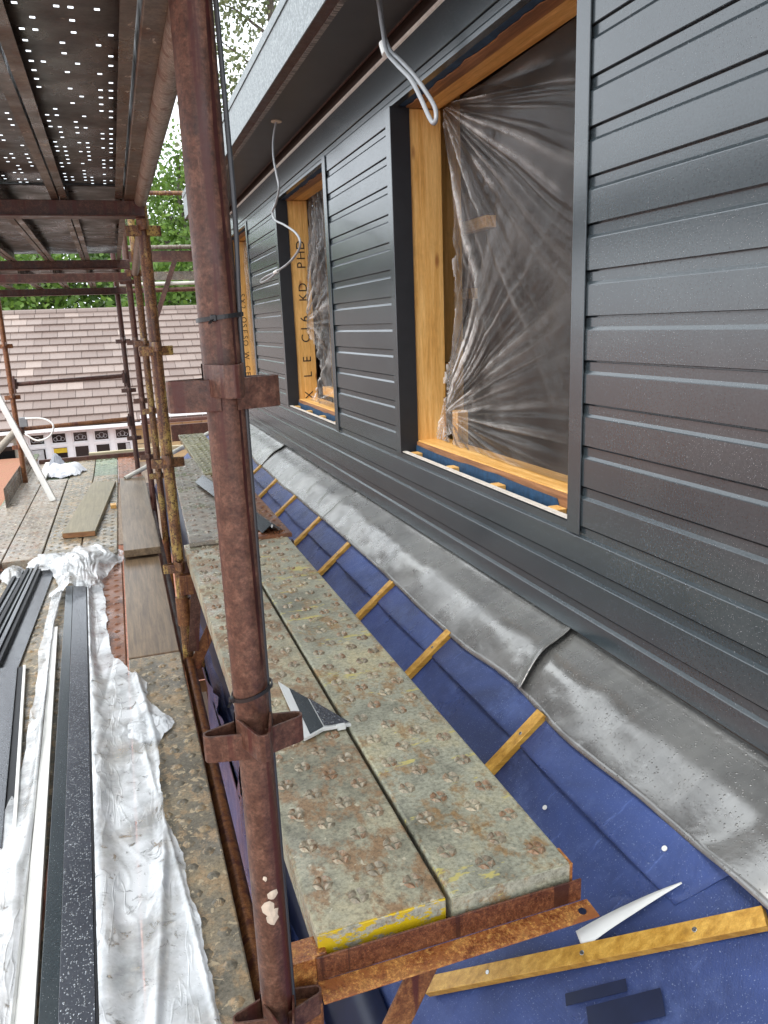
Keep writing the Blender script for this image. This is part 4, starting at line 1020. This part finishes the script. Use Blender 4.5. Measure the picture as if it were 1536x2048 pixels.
# bundle of cladding on the walkway
def lie(u0, v0, u1, v1): return (Vector((u0, v0, 0)), Vector((u1, v1, 0)))
def strip(t, name, x0n, x1n, x0f, x1f, yn, yf, z0, z1, mat, bevel=0.001):
    m = MB(); m.add([(x0n, yn, z0), (x1n, yn, z0), (x1f, yf, z0), (x0f, yf, z0), (x0n, yn, z1), (x1n, yn, z1), (x1f, yf, z1), (x0f, yf, z1)],
                    [(3, 2, 1, 0), (4, 5, 6, 7), (0, 1, 5, 4), (1, 2, 6, 5), (2, 3, 7, 6), (3, 0, 4, 7)]); return m.build(name, mat, t, bevel=bevel)
b1 = thing('cladding_plank', (-0.3, 3.0, -1.42), 'long dark grey cladding plank with rain beads, in the opened white plastic wrap', 'cladding plank')
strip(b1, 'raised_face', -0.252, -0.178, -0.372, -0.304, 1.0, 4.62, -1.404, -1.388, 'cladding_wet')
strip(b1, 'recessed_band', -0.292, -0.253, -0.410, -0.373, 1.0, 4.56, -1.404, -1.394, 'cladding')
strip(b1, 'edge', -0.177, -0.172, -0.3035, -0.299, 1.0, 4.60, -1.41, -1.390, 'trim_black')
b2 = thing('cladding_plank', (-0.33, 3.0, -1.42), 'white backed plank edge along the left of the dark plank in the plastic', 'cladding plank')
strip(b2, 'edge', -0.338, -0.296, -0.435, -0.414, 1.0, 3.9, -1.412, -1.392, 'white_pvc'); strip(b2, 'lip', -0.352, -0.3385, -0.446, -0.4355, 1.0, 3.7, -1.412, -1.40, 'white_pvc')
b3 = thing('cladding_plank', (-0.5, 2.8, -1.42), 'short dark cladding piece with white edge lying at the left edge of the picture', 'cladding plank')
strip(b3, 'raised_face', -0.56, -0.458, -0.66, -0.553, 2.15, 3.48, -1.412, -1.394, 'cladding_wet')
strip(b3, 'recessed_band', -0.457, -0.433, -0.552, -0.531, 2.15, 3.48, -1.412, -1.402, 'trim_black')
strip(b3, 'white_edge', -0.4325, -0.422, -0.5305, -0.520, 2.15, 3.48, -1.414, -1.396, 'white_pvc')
m = MB(); pr = [(-0.56, -1.413), (-0.462, -1.413), (-0.455, -1.4165), (-0.436, -1.4165), (-0.43, -1.412), (-0.423, -1.412), (-0.423, -1.398), (-0.43, -1.3965), (-0.434, -1.404), (-0.455, -1.404), (-0.462, -1.397), (-0.56, -1.397)]
m.prism(pr, lambda a, b_, s: (a, s, b_), 2.142, 2.15); m.build('cut_end', 'white_pvc', b3)
ns = 9
for i in range(ns):
    o_ = 0.021 * i; mt = ['trim_black', 'cladding_wet', 'cladding', 'trim_black', 'cladding', 'trim_black', 'cladding_wet', 'trim_black', 'cladding_wet'][i]
    ord_ = ['outermost', 'second', 'third', 'fourth', 'fifth', 'sixth', 'seventh', 'eighth', 'innermost and widest'][i]
    t = thing('trim_strip', (-0.66 + o_, 4.0, -1.42), f'dark wet trim strip in the bundle at the left edge, {ord_} counted from the left', 'trim strip', 'bundle of dark trim strips')
    wd = 0.018 if i < ns - 1 else 0.075
    hgt = 0.05 - 0.012 * (i % 3) if i < ns - 1 else 0.012
    strip(t, 'strip', -0.845 + o_, -0.845 + o_ + wd, -0.705 + o_ * 0.8, -0.705 + o_ * 0.8 + wd, 2.2, 5.02 - 0.05 * (i % 2), -1.42, -1.42 + hgt, mt)

# torn white plastic wrap
fA, fB, fC = vnoise2(41), vnoise2(42), vnoise1(90, 43)
def bag_z(X, Y, h0):
    z = h0 + 0.008 * np.abs(fA(X * 11 + Y * 1.2, Y * 0.7) - 0.5) * 1.6 + 0.005 * np.abs(fB(X * 26 - Y * 2.5, Y * 1.2) - 0.5) * 2 + 0.011 * (1 - np.abs(fB(X * 9 + Y * 0.9, Y * 0.5 + 3) - 0.5) * 2) ** 14 + 0.006 * (1 - np.abs(fA(X * 16 + Y * 7, Y * 5 - X * 10) - 0.5) * 2) ** 6 * fB(X * 5, Y * 3)
    return z
def xr(y):   # right outline of the sheet
    yy = [1.0, 1.36, 2.0, 2.1, 2.4, 2.6, 2.75, 2.95, 3.1, 3.25, 3.45, 3.6, 4.0, 4.5]
    xx = [0.075, 0.052, 0.02, -0.01, -0.012, 0.0, 0.045, -0.03, -0.02, -0.09, -0.155, -0.17, -0.19, -0.21]
    return np.interp(y, yy, xx) + 0.012 * (fC(y * 14) - 0.5) + 0.006 * (fC(y * 60) - 0.5)
def xl(y):
    return np.interp(y, [1.0, 1.5, 1.9, 2.05, 2.5, 3.1, 3.5, 4.0, 4.5], [-0.78, -0.78, -0.72, -0.5, -0.455, -0.455, -0.475, -0.485, -0.48]) + 0.012 * (fC(y * 11 + 30) - 0.5)
wrap = thing('plastic_wrap', (-0.2, 2.8, -1.42), 'torn white milky plastic wrap spread over the walkway boards around the dark plank', 'plastic wrap')
ny, nx = 300, 60
ys = np.linspace(1.0, 4.55, ny)
P = np.zeros((ny, nx, 3)); us = np.linspace(0, 1, nx)
pr_ = np.interp(ys, [1.0, 4.6], [-0.170, -0.297])
X = pr_[:, None] + (xr(ys) - pr_)[:, None] * us[None, :]; Yg = np.repeat(ys[:, None], nx, 1)
fold = np.exp(-((us[None, :] - 0.06) / 0.16) ** 2) * 0.030 + 0.014 * np.exp(-((X + 0.06 + 0.05 * np.sin(Yg * 2)) / 0.012) ** 2)
P[..., 0] = X; P[..., 1] = Yg + 0.02 * (fB(X * 20, Yg * 3) - 0.5); P[..., 2] = bag_z(X, Yg, -1.413) + fold
m = MB(); m.grid(P); m.build('sheet', 'film_milky', wrap, smooth=True, angle=0)
P = np.zeros((ny, 44, 3)); us = np.linspace(0, 1, 44); pl_ = np.interp(ys, [1.0, 3.9, 4.6], [-0.345, -0.43, -0.415])
X = xl(ys)[:, None] + (pl_ - xl(ys))[:, None] * us[None, :]; Yg = np.repeat(ys[:, None], 44, 1)
P[..., 0] = X; P[..., 1] = Yg; P[..., 2] = bag_z(X, Yg, -1.413) + 0.028 * np.exp(-((us[None, :] - 0.9) / 0.22) ** 2)
m = MB(); m.grid(P); m.build('sheet', 'film_milky', wrap, smooth=True, angle=0)
# knotted far end
ny2, nx2 = 110, 110; us = np.linspace(-1, 1, nx2); ys = np.linspace(4.40, 5.22, ny2)
P = np.zeros((ny2, nx2, 3)); U, Yg = np.meshgrid(us, ys)
half = np.interp(Yg, [4.40, 4.62, 4.75, 4.95, 5.15, 5.22], [0.135, 0.12, 0.14, 0.22, 0.24, 0.2]); cx = np.interp(Yg, [4.4, 4.7, 5.2], [-0.35, -0.33, -0.31])
X = cx + half * U + 0.03 * (fB(U * 3, Yg * 9) - 0.5)
Z = -1.405 + 0.075 * (1 - np.abs(U) ** 1.6) * np.interp(Yg, [4.4, 4.6, 4.9, 5.22], [0.55, 0.9, 1.0, 0.55]) + 0.05 * np.abs(fA(U * 3.2 + Yg * 4, Yg * 5) - 0.5) * 1.4 + 0.02 * np.abs(fB(U * 8, Yg * 9 + U * 5) - 0.5)
P[..., 0] = X; P[..., 1] = Yg + 0.03 * (fA(U * 5, Yg * 7) - 0.5); P[..., 2] = Z
m = MB(); m.grid(P); m.build('gathered_end', 'film_milky', wrap, smooth=True, angle=0)
# crumpled strips of plastic
def crumple(name, cx, cy, rx, ry, z, hh, mat, label, cat, seed, rot=0.0):
    f1, f2 = vnoise2(seed), vnoise2(seed + 1); n = 60; P = np.zeros((n, n, 3)); u = np.linspace(-1, 1, n); U, V = np.meshgrid(u, u)
    R = np.hypot(U, V); lim = 0.72 + 0.28 * f1(np.arctan2(V, U) * 3 + 20, 1 + 0 * U)
    ca, sa = math.cos(rot), math.sin(rot)
    P[..., 0] = cx + rx * (U * ca - V * sa); P[..., 1] = cy + ry * (U * sa + V * ca)
    P[..., 2] = z + hh * np.clip(1 - (R / lim) ** 2, 0, 1) * (0.35 + 0.75 * f1(U * 1.6 + 7, V * 1.6)) + 0.25 * hh * np.abs(f2(U * 4 + V * 2, V * 4 - U) - 0.5) + 0.10 * hh * np.abs(f1(U * 9, V * 9) - 0.5)
    P[R > lim] = np.nan
    m = MB(); m.grid(P); return tag(m.build(name, mat, None, smooth=True, angle=0), label, cat)
crumple('plastic_scrap', -0.52, 5.12, 0.16, 0.22, -1.39, 0.05, 'film_milky', 'crumpled clear plastic scrap on the board step left of the knotted wrap', 'plastic scrap', 60)
crumple('plastic_scrap', -0.73, 4.92, 0.08, 0.2, -1.40, 0.06, 'film_milky', 'bundled clear plastic scrap beside the trim strips at the left edge', 'plastic scrap', 64)
crumple('plastic_scrap', -0.03, 2.72, 0.09, 0.12, -1.412, 0.025, 'film_milky', 'torn flap of plastic at the edge of the near walkway board', 'plastic scrap', 68)
crumple('rag_heap', -0.62, 8.55, 0.22, 0.42, -1.39, 0.14, 'rag_white', 'heap of white rags on the far end of the walkway', 'rags', 70)
crumple('rag', -0.72, 8.8, 0.12, 0.3, -1.385, 0.16, 'rag_grey', 'grey rag behind the white rag heap', 'rags', 74)
m = MB(); m.beam((-0.80, 8.0, -1.35), (-0.80, 9.0, -1.34), 0.07, 0.02); tag(m.build('trim_offcut', 'pipe_cream', bevel=0.002), 'cream trim offcut beside the white rag heap', 'trim offcut')
# white bar leaning from the deck to the left, pale pipe, rope, lamp cord
m = MB(); m.beam((-0.627, 6.98, -1.362), (-0.99, 7.1, -0.34), 0.05, 0.03, (0, 1, 0.2)); m.beam((-0.607, 6.955, -1.352), (-0.966, 7.075, -0.34), 0.012, 0.03, (0, 1, 0.2))
tag(m.build('white_bar', 'white_pvc', bevel=0.002), 'white plastic channel bar leaning against the outer left pole', 'plastic bar')
tubeo('pale_pipe', (-0.035, 7.62, -1.345), (0.90, 8.15, -1.02), 'pipe_cream', 'pale cream pipe slanting from the walkway past the pole cluster', 'pipe', 0.021)
tubeo('sling', (-0.96, 8.0, -0.86), (-1.2, 7.0, -1.1), 'rope_grey', 'pale tube wrapped with cloth beside the outer left pole', 'tube', 0.032, hollow=0)
jb = thing('junction_box', (-0.89, 8.0, -0.8), 'small grey box clipped to the outer left pole with white cord', 'box')
m = MB(); m.box(-0.92, -0.85, 8.0, 8.05, -0.83, -0.74); m.build('case', 'cable_grey', jb, bevel=0.006)
m = MB(); m.path(curve_pts([(-0.86, 8.0, -0.75), (-0.70, 7.95, -0.76), (-0.62, 7.9, -0.82), (-0.66, 7.9, -0.92), (-0.78, 7.95, -0.96), (-0.88, 8.0, -0.9)], 40), 0.009, 8); m.build('cord', 'white_pvc', jb, smooth=True, angle=0)
# below the gap
m = MB(); m.box(0.12, 0.60, 3.0, 4.95, -2.32, -2.30); tag(m.build('plywood_sheet', 'plywood', bevel=0.002), 'brown plywood sheet lying below the gap between the decks', 'plywood')
m = MB(); m.beam((0.288, 4.72, -2.285), (0.250, 3.40, -2.285), 0.062, 0.02); tag(m.build('batten_loose', 'board_whitewashed', bevel=0.002), 'whitish board lying on the plywood below the gap', 'board')
tubeo('green_bar', (0.18, 6.0, -2.6), (0.8, 6.0, -2.6), 'green_plastic', 'green bar low down in the gap between the decks', 'bar', 0.02, hollow=0)
m = MB(); m.box(0.2, 1.0, 6.3, 6.6, -2.75, -2.7); tag(m.build('white_board', 'board_whitewashed'), 'white board seen deep in the gap between the decks', 'board')
fT = vnoise2(81); ny, nz = 120, 50; yy = np.linspace(1.1, 3.45, ny); zz = np.linspace(0, 1, nz); P = np.zeros((nz, ny, 3))
for i, t in enumerate(zz):
    P[i, :, 0] = 0.258 - 0.03 * np.sin(t * 2.2) + 0.035 * (fT(yy * 9, t * 5 + 0 * yy) - 0.5) + 0.015 * (fT(yy * 24 + 5, t * 14 + 0 * yy) - 0.5)
    P[i, :, 1] = yy - 0.10 * t; P[i, :, 2] = -1.60 - 1.0 * t * (0.85 + 0.25 * fT(yy * 2, 7 + 0 * yy))
m = MB(); m.grid(P); tag(m.build('tarpaulin', 'tarp_blue', None, smooth=True, angle=0), 'crumpled blue sheet hanging over the eaves behind the nearest pole', 'plastic sheet')
crumple('green_bag', 0.27, 1.22, 0.06, 0.16, -1.60, 0.08, 'green_plastic', 'green plastic bag tucked under the near raised board', 'plastic bag', 88)

for k, (x, y, a, ln, lb) in enumerate(((0.505, 2.33, 0.5, 0.07, 'pale wood splinter on the right raised board, pointing at the battens'), (0.60, 2.30, 0.2, 0.05, 'pale wood splinter nearest the edge of the right raised board'), (0.56, 2.12, -0.4, 0.035, 'small pale wood chip between the studs of the right raised board'))):
    m = MB(); dx, dy = math.cos(a) * ln, math.sin(a) * ln
    m.add([(x, y, -0.9465), (x + dx * .5, y + dy * .5 + 0.008, -0.945), (x + dx, y + dy, -0.9465), (x + dx * .5, y + dy * .5 - 0.008, -0.9465), (x + dx * .5, y + dy * .5, -0.938)], [(0, 1, 4), (1, 2, 4), (2, 3, 4), (3, 0, 4), (3, 2, 1, 0)])
    tag(m.build('wood_splinter', 'plank_pale'), lb, 'wood splinter', 'wood splinters on the raised boards')

# ================================================================== neighbouring bungalow
bung = thing('bungalow', (0, 18, GZ), 'neighbouring bungalow with pinkish brown tiled roof and white windows', 'house')
YB, YE, ZE, YR, ZR = 16.5, 16.12, -1.74, 20.1, 0.50
def bp(name, mat, *boxes, parent=bung, bevel=0.0):
    m = MB()
    for b_ in boxes: m.box(*b_)
    return m.build(name, mat, parent, bevel=bevel)
wall = bp('wall', 'stone_mortar', (-7, 9, YB, YB + 0.2, GZ, -1.62))
rp = MB(); sl = Vector((0, YR - YE, ZR - ZE)).normalized(); nn = sl.cross(Vector((1, 0, 0))) * -1
if nn.z < 0: nn = -nn
rp.add([(-7, YE, ZE - 0.02), (9, YE, ZE - 0.02), (9, YR, ZR - 0.02), (-7, YR, ZR - 0.02), (-7, YR + 4, ZE), (9, YR + 4, ZE)], [(0, 1, 2, 3), (3, 2, 5, 4)])
roof = rp.build('roof', 'roof_tile', bung, recalc=False)
rows, gauge, tw = 15, math.hypot(YR - YE, ZR - ZE) / 15, 0.32
def tile_mesh():
    m = MB(); m.box(-tw / 2 + 0.004, tw / 2 - 0.004, 0, gauge * 1.12, -0.022, 0.016); return m
tm = tile_mesh(); tl = tm.build('roof_tile', 'roof_tile', roof, local=True)
tilt = math.atan2(ZR - ZE, YR - YE) - 0.115
first = True; extra = MB()
for r in range(rows):
    for c in range(-13, 27):
        p = Vector((-2.75 + c * tw + (r % 2) * tw / 2, YE, ZE)) + sl * (gauge * r) + nn * 0.058
        if 0 <= c < 20:
            o = tl if first else tl.copy()
            if not first: COL.objects.link(o); o.parent = roof
            first = False
            o.location = p - world_of(roof); o.rotation_euler = (tilt + random.uniform(-.006, .006), 0, random.uniform(-.004, .004))
        else:
            Rm = Matrix.Rotation(tilt, 3, 'X'); extra.add([tuple(p + Rm @ Vector(v)) for v in tm.v], tm.f)
extra.build('roof_tiles_outer', 'roof_tile', roof)['kind'] = 'stuff'
m = MB()
for i in range(36):
    m.tube((-7 + i * 0.45, YR, ZR + 0.0), (-6.56 + i * 0.45, YR, ZR + 0.0), 0.11, seg=12)
m.build('ridge_tiles', 'roof_tile', roof)['kind'] = 'stuff'
bp('fascia', 'upvc_white', (-7, 0.35, YE - 0.02, YE + 0.02, -1.80, -1.735), (0.35, 9, YE - 0.02, YE + 0.02, -1.76, -1.60))
bp('soffit', 'upvc_white', (-7, 9, YE + 0.02, YB, -1.80, -1.785))
bp('gutter', 'rust_dark', (0.4, 9, YE - 0.12, YE - 0.022, -1.78, -1.70), bevel=0.02)
win = bp('window', 'upvc_white', (-1.82, 0.18, YB - 0.06, YB + 0.02, -2.98, -2.93), (-1.82, 0.18, YB - 0.06, YB + 0.02, -1.86, -1.81))
wx = np.linspace(-1.82, 0.18, 6)
for i, x in enumerate(wx): bp('mullion', 'upvc_white', (x - 0.045, x + 0.045, YB - 0.075, YB + 0.02, -2.93, -1.86), parent=win)
bp('transom', 'upvc_white', (-1.82, 0.18, YB - 0.07, YB + 0.02, -2.14, -2.09), parent=win)
for i in range(5):
    a, b_ = wx[i] + 0.045, wx[i + 1] - 0.045
    for z0_, z1_ in ((-2.09, -1.86), (-2.93, -2.14)):
        bp('sash', 'upvc_white', (a + 0.001, a + 0.03, YB - 0.05, YB + 0.01, z0_ + 0.001, z1_ - 0.001), (b_ - 0.03, b_ - 0.001, YB - 0.05, YB + 0.01, z0_ + 0.001, z1_ - 0.001), (a + 0.031, b_ - 0.031, YB - 0.05, YB + 0.01, z0_ + 0.001, z0_ + 0.025), (a + 0.031, b_ - 0.031, YB - 0.05, YB + 0.01, z1_ - 0.025, z1_ - 0.001), parent=win)
    bp('pane', 'window_dark', (a + 0.03, b_ - 0.03, YB - 0.03, YB - 0.025, -2.062, -1.888), parent=win)
    bp('pane', 'window_dark', (a + 0.03, b_ - 0.03, YB - 0.03, YB - 0.025, -2.90, -2.168), parent=win)
    cxm, czm = (a + b_) / 2, -1.985; m = MB()
    for dx, dz, rr in ((0, 0.01, 0.05), (-0.065, -0.01, 0.035), (0.065, -0.01, 0.035)):
        m.path([(cxm + dx + rr * math.cos(q), YB - 0.034, czm + dz + rr * math.sin(q)) for q in np.linspace(0, 2 * math.pi, 14)], 0.006, 5)
    m.build('leadwork', 'lead_came', win)
bp('curtain', 'curtain', (-1.74, -1.53, YB - 0.036, YB - 0.031, -2.9, -2.18), parent=win)
bp('curtain', 'curtain', (0.02, 0.10, YB - 0.036, YB - 0.031, -2.9, -2.18), parent=win)
m = MB()
m.box(-1.36, -1.10, YB - 0.036, YB - 0.031, -2.27, -2.18); m.build('blind', 'paint_yellow', win)
# stone blocks right of the window
z = -2.60; row = 0
while z < -1.78:
    h = random.choice((0.13, 0.19, 0.11)); x = 0.24 - random.uniform(0, 0.2)
    while x < 1.70:
        w = random.uniform(0.25, 0.5)
        m = MB(); m.box(max(x, 0.235) + 0.008, min(x + w, 1.72) - 0.008, YB - 0.03 - random.uniform(0, 0.012), YB - 0.0005, z + 0.008, min(z + h, -1.77) - 0.008)
        if min(x + w, 1.72) - max(x, 0.235) > 0.06: m.build('stone_block', 'stone_block', wall, bevel=0.008)
        x += w
    z += h; row += 1
win2 = bp('window', 'upvc_white', (1.73, 1.80, YB - 0.06, YB + 0.02, -2.9, -1.88), (1.80, 2.9, YB - 0.06, YB + 0.02, -1.95, -1.88), (1.80, 2.9, YB - 0.06, YB + 0.02, -2.25, -2.18))
bp('pane', 'window_dark', (1.80, 2.9, YB - 0.03, YB - 0.025, -2.9, -1.95), parent=win2)
win3 = bp('window', 'upvc_white', (-2.75, -2.05, YB - 0.06, YB + 0.02, -2.06, -2.0), (-2.75, -2.69, YB - 0.06, YB + 0.02, -2.3, -2.061)); bp('pane', 'window_dark', (-2.69, -2.05, YB - 0.03, YB - 0.025, -2.4, -2.06), parent=win3)
# low outbuilding with mineral felt roof
ob = thing('outbuilding', (-4, 12.5, GZ), 'low outbuilding with gritty reddish felt roof left of the walkway', 'outbuilding')
m = MB(); m.box(-6.9, -1.65, 8.5, 15.8, GZ, -2.30); m.build('wall', 'wall_brick', ob)
m = MB(); m.box(-7.0, -1.6, 8.4, 15.9, -2.298, -2.22); m.build('roof', 'felt_roof', ob, bevel=0.01)
m = MB(); m.box(-1.66, -1.56, 8.4, 15.9, -2.2195, -2.17); m.build('kerb', 'board_green', ob, bevel=0.015)

# ================================================================== trees
def tree(x, y, h, spread, crown_lo, n, leaf, size, label, seed, limbs=14, weep=0.0, clump=0.55, top=1.0):
    rg = random.Random(seed); t = thing('tree', (x, y, GZ), label, 'tree', 'trees beyond the bungalow')
    m = MB(); pts = [(x + 0.15 * math.sin(k * 1.3 + seed), y, GZ + h * 0.97 * k / 7) for k in range(8)]
    m.path(pts, [0.03 * h * 0.7 * (1 - k / 7.6) + 0.02 for k in range(8)], 8)
    tips = []
    for i in range(limbs):
        f = crown_lo + (1 - crown_lo) * (i + rg.random()) / limbs
        f = min(f, 0.98); base = Vector((x, y, GZ + h * f * 0.92)); a = rg.uniform(0, 6.283)
        env = math.sin(math.pi * min(1, (f - crown_lo * 0.55) / (1 - crown_lo * 0.55))) ** 0.7
        ln = spread * (0.35 + 0.75 * env) * rg.uniform(0.65, 1.05)
        tip = base + Vector((math.cos(a) * ln, math.sin(a) * ln, ln * rg.uniform(0.25, 0.75) * top))
        midp = base.lerp(tip, 0.5) + Vector((0, 0, ln * 0.1)); m.path([base, midp, tip], [0.06 * ln * 0.4 + 0.015, 0.03, 0.01], 5)
        for k in range(4): tips.append(base.lerp(tip, 0.4 + 0.2 * k) + Vector((rg.gauss(0, 1), rg.gauss(0, 1), rg.gauss(0, 0.7))) * spread * 0.13)
    m.build('trunk', 'bark', t)
    m = MB(); vs, fs = [], []
    for k in range(n):
        c = tips[rg.randrange(len(tips))]; g = clump * (0.6 + 0.8 * rg.random())
        p = c + Vector((rg.gauss(0, g), rg.gauss(0, g), rg.gauss(0, g * 0.8) - weep * abs(rg.gauss(0, 1))))
        s = size * rg.uniform(0.6, 1.3); d = Vector((rg.gauss(0, 1), rg.gauss(0, 1), rg.gauss(0, 1) - weep)).normalized(); e = d.orthogonal().normalized() if rg.random() < .5 else d.cross(Vector((0.3, 1, 0.2))).normalized()
        o = len(vs); vs += [p, p + d * s * 0.5 + e * s * 0.3, p + d * s, p + d * s * 0.5 - e * s * 0.3]; fs.append((o, o + 1, o + 2, o + 3))
    m.add(vs, fs); m.build('crown', leaf, t, recalc=False); return t
tree(5.6, 26.0, 17.5, 2.3, 0.42, 9000, 'leaf_pale', 0.17, 'tall loose grey-green tree against the white sky above the eaves', 1, 30, 0.35, 0.5)
tree(8.4, 30.0, 17.0, 2.6, 0.35, 6000, 'leaf_pale', 0.18, 'tall pale tree behind the eaves, right of the loose grey-green one', 2, 24, 0.3, 0.5)
tree(2.5, 25.0, 9.6, 1.8, 0.3, 8000, 'leaf_bright', 0.16, 'bright green tree between the overhead boards and the nearest pole', 3, 24, 0.0, 0.45)
tree(4.4, 28.0, 9.0, 2.2, 0.25, 6000, 'leaf_bright', 0.18, 'bright green tree right behind the far rails', 4, 20, 0.0, 0.5)
bs = [(-6.5, 27.5, 7.3, 'leaf_bright', 'bright bushy tree over the ridge, leftmost'), (-3.8, 26.5, 6.9, 'leaf_mid', 'dark bushy tree over the ridge, second from the left'), (-1.7, 25.5, 7.0, 'leaf_bright', 'bright bushy tree over the ridge left of the thin dark pole'), (0.3, 26.5, 7.2, 'leaf_mid', 'darker bushy tree over the ridge behind the thin dark pole'), (2.0, 24.0, 6.6, 'leaf_bright', 'bright low bush over the ridge beside the nearest pole'), (0.9, 31, 8.6, 'leaf_mid', 'darker tree behind the ridge bushes near the pole cluster'), (-4.9, 32, 9.0, 'leaf_mid', 'darker tree behind the ridge bushes far left')]
for i, (x, y, h, lf, lb) in enumerate(bs): tree(x, y, h, 1.9, 0.3, 5200, lf, 0.2, lb, 20 + i, 20, 0.0, 0.5)
